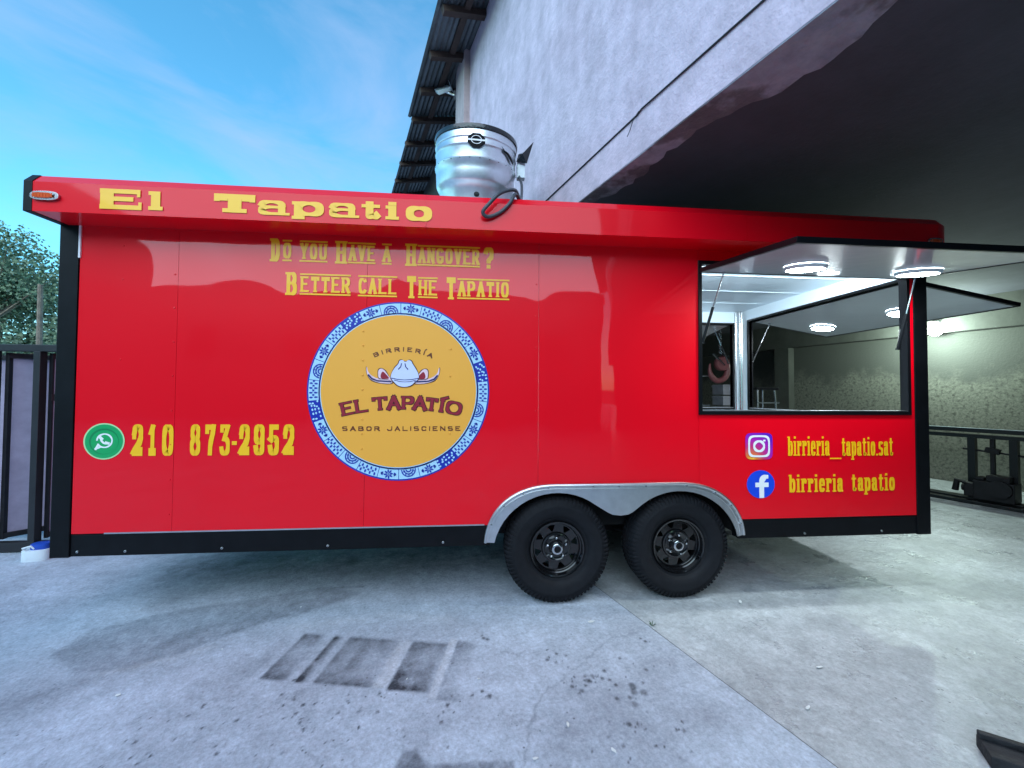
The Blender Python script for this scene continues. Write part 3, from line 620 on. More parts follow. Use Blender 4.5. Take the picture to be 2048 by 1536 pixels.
# wheels
def wheel(cx, cy, cz, flip=1):
    c = (cx, cy, cz); f = flip
    rim = MB()
    rim.lathe([(.190, .030*f), (.192, .036*f), (.186, .026*f), (.176, .030*f), (.172, .060*f), (.166, .064*f), (.164, .082*f), (.158, .086*f), (.158, .17*f)], c, 'Y', 64)
    hl = []
    for i in range(8):
        a = 2*PI*i/8+.25
        hl.append([(cx+r*math.cos(a+da), cz+r*math.sin(a+da)) for r, da in ((.150, -.19), (.153, 0), (.150, .19), (.107, .035), (.107, -.035))])
    rim.prism(arc(cx, cz, .159, .159, 0, 354, 59), cy+.080*f, cy+.086*f, 'Y', holes=hl)
    rim.lathe([(.104, .0795*f), (.098, .068*f), (.088, .066*f), (.080, .072*f), (.055, .072*f), (.046, .058*f), (.042, .058*f)], c, 'Y', 40)
    o = rim.build('wheel', M['rim'], tr, smooth=True)
    ty = MB(); TW = .212
    half = [(.186, .052), (.199, .034), (.212, .030), (.216, .022), (.236, .008), (.262, .001), (.288, .0), (.300, -.002), (.304, .0), (.322, .007), (.340, .018), (.351, .032), (.3575, .050)]
    groove = [(.3600, .066), (.351, .067), (.351, .075), (.3603, .076), (.3605, .098), (.351, .099)]
    prof = half+groove; prof = prof+[(r, TW-h) for r, h in reversed(prof)]
    ty.lathe([(r, h*f) for r, h in prof], c, 'Y', 96)
    for i in range(76):       # shoulder lugs
        a = 2*PI*i/76
        for y0, s0 in ((0, 1), (TW, -1)):
            P = []
            for r, h in ((.310, -.0015), (.344, .0085), (.362, .036), (.3635, .062), (.3635, .066), (.345, .05)):
                for da in (-.021, .021):
                    aa = a+da*(.8 if r < .33 else 1); P.append((cx+r*math.cos(aa), cy+(y0+s0*h)*f, cz+r*math.sin(aa)))
            ty.add(P, [(0, 1, 3, 2), (2, 3, 5, 4), (4, 5, 7, 6), (6, 7, 9, 8), (0, 2, 4, 6, 8, 10), (1, 11, 9, 7, 5, 3), (0, 10, 11, 1)])
    for i in range(90):       # centre tread blocks
        a = 2*PI*i/90
        for ya, yb in ((.077, .097), (.115, .135)):
            P = []
            for r in (.355, .3635):
                for y, da in ((ya, -.022), (yb, -.010), (yb, .030), (ya, .018)): P.append((cx+r*math.cos(a+da), cy+y*f, cz+r*math.sin(a+da)))
            ty.add(P, [(4, 5, 6, 7), (0, 1, 5, 4), (1, 2, 6, 5), (2, 3, 7, 6), (3, 0, 4, 7)])
    # flatten slightly where it stands
    ty.v = [(x, y, max(z, .0015)) for x, y, z in ty.v]
    ty.build('tyre', M['rubber'], o, smooth=True)
    h = MB(); h.lathe([(.040, .074*f), (.040, .040*f), (.037, .030*f), (.031, .026*f), (.024, .026*f), (.022, .034*f)], c, 'Y', 32); h.build('hub_cap', M['chrome'], o, smooth=True)
    h = MB(); h.lathe([(.022, .033*f), (.0, .036*f)], c, 'Y', 20); h.build('hub_centre', M['black_frame'], o)
    off = .35 if cx < 3.5 else .1
    for i in range(5):
        a = 2*PI*i/5+off; p = (cx+.068*math.cos(a), cy, cz+.068*math.sin(a))
        h = MB(); h.lathe([(.0105, .074*f), (.0105, .054*f), (.009, .048*f), (.004, .045*f)], p, 'Y', 6, close=True); h.build('lug_nut', M['chrome'], o)
    h = MB(); h.tube([(cx+.17*math.cos(5.8), cy+.045*f, cz+.17*math.sin(5.8)), (cx+.163*math.cos(5.8), cy+.018*f, cz+.163*math.sin(5.8))], .005, 8); h.build('valve', M['rubber'], o)
    return o
for x in (w1, w2): wheel(x, .008, .3605); wheel(x, W-.008, .3605, -1)
# fender skin, rolled lip and screws
fe = MB().prism(outer+inn, -.014, .0-.001, 'Y').build('fender', M['alu'], tr, bevel=.002)
lip = [(x, -.014, z) for x, z in outer]; MB().tube(lip, .010, 8).build('fender_lip', M['alu'], fe, smooth=True)
bead = arc(3.103, .40, .452, .384, 174, 90, 16, 2.25)+arc(3.955, .40, .452, .384, 90, 7, 16, 2.25)
MB().tube([(x, -.0135, z) for x, z in bead], .0045, 6).build('fender_bead', M['alu'], fe, smooth=True)
m = MB()
for x, z in [((p[0]+q_[0])/2, (p[1]+q_[1])/2) for p, q_ in [(outer[k_], bead[k_]) for k_ in (3, 7, 11, 15, 18, 23, 27, 31)]]+[(3.35, .796), (3.53, .796), (3.72, .796)]: m.lathe([(.007, -.012), (.006, -.026), (.002, -.027)], (x, 0, z), 'Y', 8)
m.build('fender_screws', M['chrome'], fe, smooth=True)['kind'] = 'stuff'
# wheel well, axles, springs, chassis beams
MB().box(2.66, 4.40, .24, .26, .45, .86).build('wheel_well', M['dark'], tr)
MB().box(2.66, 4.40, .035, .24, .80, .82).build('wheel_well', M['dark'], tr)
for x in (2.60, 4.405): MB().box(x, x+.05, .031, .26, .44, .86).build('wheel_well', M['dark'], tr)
for y in (.45, 1.45): MB().box(-.0+.12, 5.85, y, y+.06, .33, .455).build('chassis_beam', M['black'], tr)
for x in (.5, 1.3, 2.1, 4.9, 5.6): MB().box(x, x+.05, .08, W-.08, .40, .455).build('cross_member', M['black'], tr)
MB().box(.9, 2.3, .55, 1.4, .20, .40).build('light_block_tank', M['machine'], tr, bevel=.03)  # unseen tank, added to block light passing under the trailer
MB().tube([(.3, .52, .36), (2.6, .52, .34), (2.75, .9, .34)], .025, 10).build('drain_pipe', M['machine'], tr, smooth=True)
for x in (w1, w2): MB().tube([(x, .15, .3605), (x, W-.15, .3605)], .038, 12).build('axle', M['machine'], tr, smooth=True)
for y in (.40, 1.55):
    for x in (w1, w2):
        m = MB()
        for i, hw_ in enumerate((.34, .27, .19)): m.tube([(x+hw_*q, y, .315-.018*i+.05*q*q) for q in (-1, -.5, 0, .5, 1)], .012, 6)
        m.build('leaf_spring', M['machine'], tr, smooth=True)
    MB().bar((3.529, y, .46), (3.529, y, .30), .05, .03, (1, 0, 0)).build('spring_hanger', M['machine'], tr)

# windows frames + hatches
def frame(x0, x1, z0, z1, y, w, d, name, axis='Y'):
    m = MB(); m.prism([(x0-w, z0-w), (x1+w, z0-w), (x1+w, z1+w), (x0-w, z1+w)], y-d, y+d, axis, holes=[[(x0, z0), (x1, z0), (x1, z1), (x0, z1)]])
    return m.build(name, M['black_frame'], tr, bevel=.002)
frame(WX0+.012, WX1-.012, WZ0+.014, WZ1-.012, .012, .026, .022, 'window_frame')
frame(FX0, FX1, FZ0, FZ1, W-.02, .022, .03, 'window_frame')
frame(RY0, RY1, RZ0, RZ1, 5.815, .022, .03, 'window_frame', 'X')
MB().box(WX0+.012, WX1-.012, -.006, .034, WZ0+.0142, WZ0+.02).build('window_sill', M['alu'], tr)
MB().box(FX0, FX1, W-.05, W+.01, FZ0+.001, FZ0+.008).build('window_sill', M['alu'], tr)
MB().box(5.79, 5.845, RY0, RY1, RZ0+.001, RZ0+.008).build('window_sill', M['alu'], tr)
def hatch(loc, rz, width, length, drop, lamps, struts, label, power):
    """local x along the hinge, local -y outwards"""
    o = MB(); o.box(.02, width-.02, -length+.02, -.012, -.002, .018)
    o = o.build('hatch', M['hatch_in'], tr, label=label); o.location = loc; o.rotation_euler = (math.atan2(drop, length), 0, rz)
    m = MB(); m.prism([(0, -length), (width, -length), (width, 0), (0, 0)], -.006, .026, 'Z', holes=[[(.022, -length+.022), (width-.022, -length+.022), (width-.022, -.014), (.022, -.014)]])
    m.build('hatch_frame', M['black_frame'], o, bevel=.002)
    m = MB(); m.box(.022, width-.022, -length+.022, -.014, .0185, .023); m.build('hatch_skin', M['red'], o)
    for x, y in lamps:
        q = MB(); q.lathe([(.113, -.0032), (.113, -.022), (.106, -.028), (.100, -.028)], (x, y, 0), n=40); l = q.build('lamp', M['plastic_white'], o, smooth=True)
        q = MB(); q.lathe([(.1005, -.0275), (.06, -.029), (.0, -.0295)], (x, y, 0), n=40); q.build('diffuser', M['led'], l)
        d = bpy.data.lights.new('hatch_lamp_light', 'AREA'); d.shape = 'DISK'; d.size = .19; d.energy = power; d.color = (.84, .97, 1.); d.spread = R(170)
        lo = bpy.data.objects.new('hatch_lamp_light', d); COL.objects.link(lo); lo.parent = o; lo.location = (x, y, -.034)
    for a, b in struts:       # a on the hatch (local), b in trailer space
        inv = (Matrix.Translation(loc) @ o.rotation_euler.to_matrix().to_4x4()).inverted(); b = inv @ Vector(b); a = Vector(a); mid = a.lerp(b, .5)
        q = MB(); q.tube([a, mid], .0055, 8); q.tube([a-Vector((0, 0, .0)), a+Vector((0, 0, .018))], .012, 8); l = q.build('strut', M['chrome'], o, smooth=True)
        q = MB(); q.tube([mid, b], .010, 10); q.tube([b, b+(b-mid).normalized()*.012], .014, 8); q.build('strut_body', M['black_frame'], l, smooth=True)
    return o
hatch((4.118, -.004, 2.290), 0, 1.60, .845, .115, [(.514, -.325), (1.332, -.30)],
      [((.15, -.05, -.01), (4.146, .0, 1.80)), ((1.56, -.10, -.01), (5.655, .0, 1.775))], 'front serving hatch propped open', 3.2)
hatch((5.85, RY0-.02, 2.300), PI/2, 1.70, .98, .165, [(.535, -.60), (1.36, -.60)],
      [((.12, -.12, -.01), (5.82, RY0+.03, 1.82)), ((1.60, -.15, -.01), (5.82, RY1-.03, 1.82))], 'rear serving hatch propped open', 4)
hatch((FX1+.02, W+.01, 2.295), PI, 1.57, .86, .12, [], [((.12, -.16, -.01), (FX1-.03, W, 1.82))], 'far serving hatch propped open', 0)

# interior lamps on a valance above the serving window, facing inwards
for x in (4.5, 5.3):
    q = MB(); q.prism([(.034, ZT-.01), (.034, ZT-.07), (.060, ZT-.07), (.11, ZT-.01)], x-.33, x+.33, 'X'); l = q.build('valance_lamp', M['plastic_white'], tr)
    nv = Vector((0, .06, -.05)).normalized(); q = MB(); q.obox(Vector((x, .085, ZT-.04))+nv*.003, (.31, 0, 0), nv*.002, Vector((0, .05, .06)).normalized()*.028); q.build('diffuser', M['led'], l)
    d = bpy.data.lights.new('valance_lamp_light', 'AREA'); d.shape = 'RECTANGLE'; d.size = .6; d.size_y = .05; d.energy = 9.5; d.color = (.78, .92, 1.); d.spread = R(150)
    lo = bpy.data.objects.new('valance_lamp_light', d); COL.objects.link(lo); lo.parent = tr; lo.location = Vector((x, .085, ZT-.04))+nv*.012; zz = -nv; xx_ = Vector((1, 0, 0)); lo.rotation_euler = Matrix((xx_, zz.cross(xx_), zz)).transposed().to_euler()

# exhaust fan on the roof, leaning a little towards the yard
fx, fy = 2.515, .86
fan = MB(); fan.lathe([(.300, 0), (.300, .02), (.296, .05), (.296, .40), (.300, .44), (.312, .52), (.326, .565), (.336, .575), (.346, .60), (.350, .68), (.352, .735), (.360, .748), (.362, .765), (.352, .778), (.353, .86), (.356, .872), (.360, .880), (.356, .89), (.355, .93), (.360, .935), (.362, .945), (.357, .955), (.357, 1.0)], (0, 0, 0), n=72)
fan = fan.build('exhaust_fan', M['fan_alu'], tr, smooth=True); fan.location = (fx, fy, 2.668); fan.rotation_euler = (R(9), R(1.5), 0); fan.scale = (.965, .965, .885)
MB().lathe([(.357, .995), (.366, 1.0), (.368, 1.02), (.364, 1.038), (.345, 1.04), (.345, 1.0)], (0, 0, 0), n=72).build('fan_rim', M['tape'], fan, smooth=True)
MB().lathe([(.36, 1.01), (.2, 1.03), (0, 1.035)], (0, 0, 0), n=48).build('fan_cap', M['tape'], fan)
MB().box(-.42, .42, -.42, .42, -.03, .05).build('fan_curb', M['fan_alu'], fan)
def onfan(a, z, rr): return (rr*math.sin(a), -rr*math.cos(a), z)
m = MB(); oc = [(.076*math.sin(q)/.36, .896+.062*math.cos(q)) for q in [PI/8+i*PI/4 for i in range(8)]]
m.add([onfan(a+.02, z, .369) for a, z in oc], [tuple(range(8))]); bd = m.build('fan_badge', M['badge'], fan)
m = MB(); ring = [[onfan(.02+.36*r*math.sin(q), .899+.108*r*math.cos(q), .371) for q in [i*2*PI/28 for i in range(28)]] for r in (.33, .285)]
m.add(ring[0]+ring[1], [(i, (i+1) % 28, 28+(i+1) % 28, 28+i) for i in range(28)])
m.add([onfan(.02+x, .899+z, .3722) for x, z in ((-.19, -.006), (.19, -.006), (.19, .008), (-.19, .008))], [(0, 1, 2, 3)]); m.build('badge_print', M['white_vinyl'], bd)['kind'] = 'stuff'
m = MB(); sm = [(.62, .90), (.72, .875), (.85, .868), (.97, .85), (1.06, .82), (1.10, .80), (1.02, .80), (.90, .82), (.80, .845), (.70, .855)]
m.add([onfan(a, z, .3685) for a, z in sm], [tuple(t) for t in tessellate_polygon([[Vector((a, z, 0)) for a, z in sm]])]); m.build('fan_smear', M['badge'], fan)
MB().lathe([(.024, -.302), (.020, -.308), (.0, -.309)], (.02, 0, .47), 'Y', 16).build('drain_hole', M['black_frame'], fan)
m = MB()
for i in range(14):
    a = -1.5+i*.23; m.lathe([(.006, 0), (.004, -.004)], onfan(a, .757, .362), 'Y', 6)
m.build('fan_screws', M['black_frame'], fan)['kind'] = 'stuff'
q = [(2.905, .72, 3.33), (2.92, .60, 3.18), (2.90, .42, 2.98), (2.86, .18, 2.84), (2.80, -.10, 2.755), (2.70, -.235, 2.66), (2.63, -.245, 2.585), (2.592, -.238, 2.535), (2.625, -.222, 2.515), (2.70, -.214, 2.55), (2.76, -.216, 2.61), (2.80, -.17, 2.69), (2.86, 0, 2.70)]
hs_ = MB().tube(catmull(q, 6), .0115, 10); hs_.build('fan_hose', M['rubber_hose'], tr, smooth=True)
m = MB(); m.obox((2.925, .72, 3.36), (.035, 0, 0), (0, .03, 0), (0, 0, .07)); jb = m.build('junction_box', M['plastic_white'], tr, bevel=.006)
m = MB(); m.add([(2.88, .68, 3.42), (2.97, .66, 3.40), (3.03, .67, 3.60), (2.96, .70, 3.53), (2.90, .70, 3.50), (2.93, .64, 3.47)], [(0, 1, 5), (1, 2, 5), (2, 3, 5), (3, 4, 5), (4, 0, 5), (0, 4, 3, 2, 1)]); m.build('plastic_wrap', M['tape'], jb)

# ------------------------------------------------ lettering and emblems
side = lambda d0: (lambda x, z, d: (x, -d, z))
I = Ink(.2035, side(0)); wE = {'serif': (.010, .026)}
I.glyph('E', .402, .624, 2.470, 2.588, .072, .026, (0.0, .026)); I.rect(.40, .43, 2.470, 2.496); I.rect(.40, .43, 2.562, 2.588); I.rect(.606, .624, 2.470, 2.515); I.rect(.598, .616, 2.545, 2.588)
I.glyph('l', .660, .738, 2.474, 2.562, .050, .026, (.014, .022))
I.done('lettering', M['yellow'], tr, 'short wide yellow word at the front of the fascia'); I = Ink(.2035, side(0)); I.glyph('T', 1.017, 1.248, 2.480, 2.590, .076, .028, (.030, .024)); I.rect(1.017, 1.050, 2.545, 2.575); I.rect(1.215, 1.248, 2.545, 2.575)
I.glyph('a', 1.264, 1.444, 2.476, 2.562, .042, .0155)
I.glyph('p', 1.468, 1.64, 2.480, 2.564, .050, .019, (.012, .019))
I.glyph('a', 1.67, 1.847, 2.479, 2.566, .042, .0155)
I.glyph('t', 1.86, 1.975, 2.480, 2.566, .046, .020)
I.glyph('i', 2.0, 2.084, 2.479, 2.564, .048, .020, (.016, .019))
I.glyph('o', 2.123, 2.281, 2.479, 2.567, .048, .020)
I.done('lettering', M['yellow'], tr, 'long wide yellow word on the fascia')
# slogan, western small caps with bars above and below
I = Ink(.002, side(0))
def big(c, x0, x1, z, fin=False):
    global I
    I = Ink(.002, side(0)); I.glyph(c, x0+.006, x1-.006, z, z+.148, .023, .018, (.008, .014))
def small(w, x0, x1, z, new=False):
    global I
    if new: I = Ink(.002, side(0))
    I.word(w, x0+.004, x1-.004, z+.022, z+.124, .0165, .013, (.004, .010), gap=.24); I.rect(x0, x1, z+.004, z+.014); I.rect(x0, x1, z+.132, z+.142); I.done('lettering', M['yellow'], tr, 'yellow western slogan word')
def xbars(x0, x1, z): I.rect(x0, x1, z+.004, z+.013); I.rect(x0, x1, z+.132, z+.141)
z1, z2 = 2.264, 2.049
big('D', 1.232, 1.298, z1); small('O', 1.308, 1.366, z1); small('YOU', 1.414, 1.588, z1, True); big('H', 1.637, 1.711, z1); small('AVE', 1.718, 1.893, z1)
small('A', 1.933, 1.996, z1, True); big('H', 2.085, 2.158, z1); small('HANGOVER'[1:], 2.165, 2.577, z1); I = Ink(.002, side(0)); I.glyph('?', 2.602, 2.668, z1, z1+.142, .026, .020); I.done('lettering', M['yellow'], tr, 'yellow western question mark')
big('B', 1.331, 1.407, z2); small('ETTER', 1.42, 1.738, z2); small('CALL', 1.784, 2.034, z2, True); big('T', 2.092, 2.162, z2); small('HE', 2.17, 2.298, z2)
big('T', 2.351, 2.422, z2); small('APATIO', 2.428, 2.776, z2)

I = Ink(.002, side(0)); ph = dict(wv=.0235, wh=.034)
for c, x0, x1 in (('2', .443, .504), ('1', .540, .579), ('0', .616, .681), ('8', .779, .839), ('7', .867, .928), ('3', .956, 1.014), ('2', 1.071, 1.132), ('9', 1.159, 1.222), ('5', 1.247, 1.310), ('2', 1.337, 1.402)):
    I.glyph(c, x0, x1, 1.023, 1.217, **(dict(wv=.021, wh=.024) if c in '83' else ph if c != '1' else dict(wv=.022, wh=.03)), serif=(.010, .048) if c == '1' else None)
I.rect(1.027, 1.057, 1.088, 1.112)
I.done('lettering', M['yellow'], tr, 'bold yellow phone number')
I = Ink(.002, side(0))
I.word('birrieria', 4.778, 5.096, .992, 1.096, .0145, .0125, (.005, .010), gap=.20); I.rect(5.096, 5.186, .966, .975); I.word('tapatio.sat', 5.190, 5.597, .989, 1.090, .0145, .0125, (.005, .010), gap=.20)
I.done('lettering', M['yellow'], tr, 'yellow account name beside the camera icon')
I = Ink(.002, side(0))
I.word('birrieria', 4.785, 5.197, .732, .828, .0175, .0135, (.006, .011), gap=.22); I.done('lettering', M['yellow'], tr, 'first yellow word beside the letter f icon'); I = Ink(.002, side(0)); I.word('tapatio', 5.266, 5.606, .735, .830, .0175, .0135, (.006, .011), gap=.22)
I.done('lettering', M['yellow'], tr, 'second yellow word beside the letter f icon')
def disc(cx, cz, rx, rz, d, n=48, e=2.): return [(x, -d, z) for x, z in arc(cx, cz, rx, rz, 0, 360-360/n, n-1, e)]
def flat(name, loops, m, parent, label=None):
    mb = MB()
    for l in loops: mb.add(l, [tuple(range(len(l)))])
    return mb.build(name, m, parent, label=label, recalc=False)
# green phone icon
c = (.283, 1.114)
ic = flat('phone_icon', [disc(*c, .117, .1115, .002)], M['palegreen'], tr, 'round green phone icon')
flat('icon_disc', [disc(*c, .108, .1035, .0025)], M['green_vinyl'], ic); flat('icon_ring', [disc(*c, .084, .079, .003)], M['dkgreen_vinyl'], ic); flat('icon_inner', [disc(c[0]+.004, c[1]-.004, .078, .073, .0034)], M['green_vinyl'], ic)
I = Ink(.004, side(0)); I.stroke(arc(c[0]+.004, c[1]+.004, .043, .041, 216, 216+318, 30), .0075, .0075); I.stroke([(c[0]-.031, c[1]-.020), (c[0]-.044, c[1]-.046)], .009, .009); I.stroke([(c[0]-.044, c[1]-.045), (c[0]-.018, c[1]-.034)], .009, .009)
I.stroke(catmull([(c[0]-.018, c[1]+.022), (c[0]-.014, c[1]+.006), (c[0]-.002, c[1]-.008), (c[0]+.012, c[1]-.014), (c[0]+.024, c[1]-.013)], 5), .009, .009); I.stroke([(c[0]-.020, c[1]+.024), (c[0]-.012, c[1]+.016)], .012, .012); I.stroke([(c[0]+.014, c[1]-.008), (c[0]+.026, c[1]-.012)], .012, .012)
I.done('icon_glyph', M['white_vinyl'], ic)
# camera icon with a purple to orange gradient
gm = bpy.data.materials.new('gradient_vinyl'); gm.use_nodes = True; nt = gm.node_tree; b = nt.nodes['Principled BSDF']; b.inputs['Roughness'].default_value = .4
tcn = N(nt, 'ShaderNodeTexCoord'); mpn = N(nt, 'ShaderNodeMapping'); mpn.inputs['Location'].default_value = (-4.50*4.6, 0, -.955*4.6); mpn.inputs['Scale'].default_value = (4.6, 0, 4.6)
gr = N(nt, 'ShaderNodeTexGradient', gradient_type='SPHERICAL'); rp = N(nt, 'ShaderNodeValToRGB'); e = rp.color_ramp.elements
e[0].position = 0; e[0].color = (.10, .01, .50, 1); e[1].position = 1; e[1].color = (.95, .62, .05, 1)
for p_, c_ in ((.28, (.40, .01, .42, 1)), (.55, (.62, .03, .16, 1)), (.80, (.85, .20, .03, 1))):
    q = e.new(p_); q.color = c_
nt.links.new(tcn.outputs['Object'], mpn.inputs[0]); nt.links.new(mpn.outputs[0], gr.inputs[0]); nt.links.new(gr.outputs[0], rp.inputs[0]); nt.links.new(rp.outputs[0], b.inputs['Base Color'])
c = (4.558, 1.061)
ic = flat('camera_icon', [disc(*c, .103, .094, .002, 64, 5.5)], gm, tr, 'rounded square purple and orange camera icon')
I = Ink(.003, side(0)); I.stroke(arc(*c, .075, .071, 0, 360, 56, 4.5), .013, .013); I.stroke(arc(*c, .037, .035, 0, 360, 36), .014, .014); I.stroke([(c[0]+.037, c[1]+.040), (c[0]+.042, c[1]+.040)], .013, .013); I.done('icon_glyph', M['white_vinyl'], ic)
c = (4.569, .793)
ic = flat('letter_icon', [disc(*c, .105, .099, .002)], M['fb_blue'], tr, 'round blue icon with a white letter f')
I = Ink(.003, side(0)); I.stroke([(c[0]+.006, c[1]-.096), (c[0]+.006, c[1]+.012)]+arc(c[0]+.042, c[1]+.012, .036, .040, 180, 92, 10)+[(c[0]+.056, c[1]+.052)], .036, .026, cap=False); I.rect(c[0]-.042, c[0]+.058, c[1]-.020, c[1]+.012); I.done('icon_glyph', M['white_vinyl'], ic)

# round emblem
EC = (2.060, 1.436); RO = .586; K = .586/725
def lp(px, py): return (EC[0]+(px-785)*K, EC[1]-(py-765)*K)
em = flat('emblem', [disc(*EC, RO, RO, .002, 96)], M['blue_vinyl'], tr, 'round amber emblem with a blue patterned ring')
flat('emblem_edge', [disc(*EC, .508, .508, .0065, 96)], M['navy_vinyl'], em); flat('emblem_line', [disc(*EC, .503, .503, .0072, 96)], M['pale_vinyl'], em)
flat('emblem_field', [disc(*EC, .498, .498, .0078, 96)], M['logo_yellow'], em)
def polar(a, r, d): return (EC[0]+r*math.sin(a), -d, EC[1]+r*math.cos(a))
def pshape(mb, a0, rr0, pts, d): mb.add([polar(a0+x/.546, rr0+z, d) for x, z in pts], [tuple(t) for t in tessellate_polygon([[Vector((x, z, 0)) for x, z in pts]])])
def petal(mb, a, r, ang, l, w, d, off=0.):
    ca, sa = math.cos(ang), math.sin(ang); pts = [(t_, w*math.sin(PI*t_)**.8) for t_ in (0, .2, .45, .7, .9, 1)]; pts = pts+[(t_, -y) for t_, y in reversed(pts[1:-1])]
    pshape(mb, a, r, [((off+t_*l)*ca-y*sa, (off+t_*l)*sa+y*ca) for t_, y in pts], d)
NT = 26
for i in range(NT):
    pale = navy = MB(); a = (i+.5)*2*PI/NT; kind = (0, 1, 2, 1, 0, 3, 1, 2, 0, 1, 3, 0, 2)[i % 13]; hw = .064
    if kind == 3:       # blue tile with pale dots and leaves
        for dx in (-.05, -.025, 0, .025, .05):
            for dz in (-.020, .002, .020): petal(pale, a+dx/.546+random.uniform(-.004, .004), .543+dz, PI/2*random.choice((0, 1)), .017, .006, .003)
        pale.build('ring_tile', [M['pale_vinyl'], M['blue_vinyl']], em, recalc=False); continue
    lo_, hi_ = -.031, .031
    pshape(pale, a, .545, [(-hw, lo_), (-hw*.3, lo_), (hw*.3, lo_), (hw, lo_), (hw, hi_), (hw*.3, hi_), (-hw*.3, hi_), (-hw, hi_)], .003)
    d = .0045; navy.mi = 1
    if kind == 0:
        for q in range(8): petal(navy, a, .545, q*PI/4+.2, .026, .0056, d, .006)
        for sx in (-1, 1):
            for q in (-.6, 0, .6): petal(navy, a+sx*.05/.546, .545, (PI if sx > 0 else 0)+q, .020, .0046, d)
        petal(navy, a, .545, 0, .010, .005, d+.0002, -.005)
    elif kind == 1:
        for dx in (-.045, -.015, .015, .045):
            petal(navy, a+dx/.546, .545, PI/2, .024, .006, d, .003); petal(navy, a+dx/.546, .545, -PI/2, .024, .006, d, .003)
            petal(navy, a+(dx+.015)/.546, .545, .8, .020, .0038, d+.0002, -.010); petal(navy, a+(dx+.015)/.546, .545, -.8, .020, .0038, d+.0004, -.010)
    else:
        for k_ in range(3):
            r1 = .050-k_*.015; P = [(r1*math.cos(q), -.030+r1*math.sin(q)) for q in [i_*PI/14 for i_ in range(15)]]; r2 = r1-.0075
            P2 = [(r2*math.cos(q), -.030+r2*math.sin(q)) for q in [i_*PI/14 for i_ in range(15)]]
            pshape(navy, a, .545, P+P2[::-1], d+.0002*k_)
        for q in range(5): petal(navy, a, .517, PI*(q+.5)/5, .020, .003, d+.0008, .022)
    navy.build('ring_tile', [M['pale_vinyl'], M['blue_vinyl']], em, recalc=False)
q = MB()
for px_, ys in ((492, (285, 400, 520, 640, 755, 995, 1110, 1230)), (1190, (420, 640, 1110))):
    for py_ in ys: x_, z_ = lp(px_, py_); q.lathe([(.0075, 0), (.006, -.003), (.002, -.0042)], (x_, -.0079, z_), 'Y', 8)
q.build('emblem_rivets', M['logo_yellow'], em, smooth=True)['kind'] = 'stuff'
# emblem lettering
def arcmap(cx, cy, Rr):          # cx, cy of the arc's top (baseline), bending down to both sides
    def f(x, z, d): th = (x-cx)/Rr; rr = Rr+(z-cy); return (cx+rr*math.sin(th), -d, cy-Rr+rr*math.cos(th))
    return f
bx, bz = lp(812, 445); I = Ink(.0085, arcmap(bx, bz, 520*K)); xx = 586*K
lw = [('B', 40), ('I', 8), ('R', 40), ('R', 40), ('I', 8), ('E', 38), ('R', 40), ('I', 8), ('A', 42)]; tot = sum(w for _, w in lw); gap = (470-tot)/8; x = bx-235*K
for c, w in lw:
    I.glyph(c, x, x+w*K, bz, bz+36*K, 7.5*K, 7.5*K); 
    if x > bx+100*K and c == 'I': I.stroke([(x+6*K, bz+42*K), (x+12*K, bz+50*K)], 6*K, 6*K)
    x += (w+gap)*K
I.done('emblem_lettering', M['brown_vinyl'], em, 'thin curved brown lettering')
I = Ink(.0085, side(0)); y0 = lp(0, 1088)[1]
I.word('SABOR', lp(340, 0)[0], lp(632, 0)[0], y0, y0+37*K, 7.5*K, 7.5*K, gap=.5); I.done('emblem_lettering', M['brown_vinyl'], em, 'short straight brown word'); I = Ink(.0085, side(0)); I.word('JALISCIENSE', lp(690, 0)[0], lp(1276, 0)[0], y0, y0+37*K, 7.5*K, 7.5*K, gap=.5, widths={'I': .2})
I.done('emblem_lettering', M['brown_vinyl'], em, 'long straight brown word')
cxm, czm = lp(812, 912); mpf = arcmap(cxm, czm, 1980*K)
for d0, grow, mm in ((.0085, 9*K, 'dark_maroon'), (.0115, 0., 'maroon')):
    I = Ink(d0, mpf)
    for c, a, b in (('E', 338, 430), ('L', 446, 540), ('T', 578, 692), ('A', 690, 796), ('P', 806, 898), ('A', 890, 1000), ('T', 992, 1084), ('I', 1102, 1134), ('O', 1152, 1278)):
        if a == 578: I.done('emblem_lettering', M[mm], em, 'short maroon emblem word' if not grow else 'dark outline of the short emblem word'); I = Ink(d0, mpf)
        I.glyph(c, lp(a, 0)[0], lp(b, 0)[0], czm, czm+104*K, 23*K, 13*K, (6*K, 12*K), grow)
    I.stroke([lp(1112, 805), lp(1150, 788)], 13*K+grow, 13*K+grow)
    I.done('emblem_lettering', M[mm], em, 'long maroon emblem word' if not grow else 'dark outline of the long emblem word')
mir = lambda P: [(1624-x, y) for x, y in P]
cp = lambda P, k=4: catmull([lp(*p) for p in P], k, True)
hat = [(716, 660), (722, 620), (745, 580), (772, 548), (784, 520), (806, 515), (822, 527), (836, 527), (852, 515), (874, 522), (888, 548), (912, 585), (932, 625), (936, 660), (910, 690), (870, 722), (820, 732), (775, 722), (742, 694)]
horn = [(525, 573), (536, 612), (560, 640), (606, 664), (660, 662), (722, 656), (722, 702), (650, 704), (596, 692), (556, 672), (530, 636), (522, 600)]
brim = [(730, 690), (700, 650), (668, 604), (640, 586), (618, 598), (614, 630), (622, 662), (660, 668), (690, 672)]
def ex(P, k): cx = sum(p[0] for p in P)/len(P); cy = sum(p[1] for p in P)/len(P); return [(p[0]+(5*k if p[0] > cx else -5*k), p[1]+(5*k if p[1] > cy else -5*k)) for p in P]
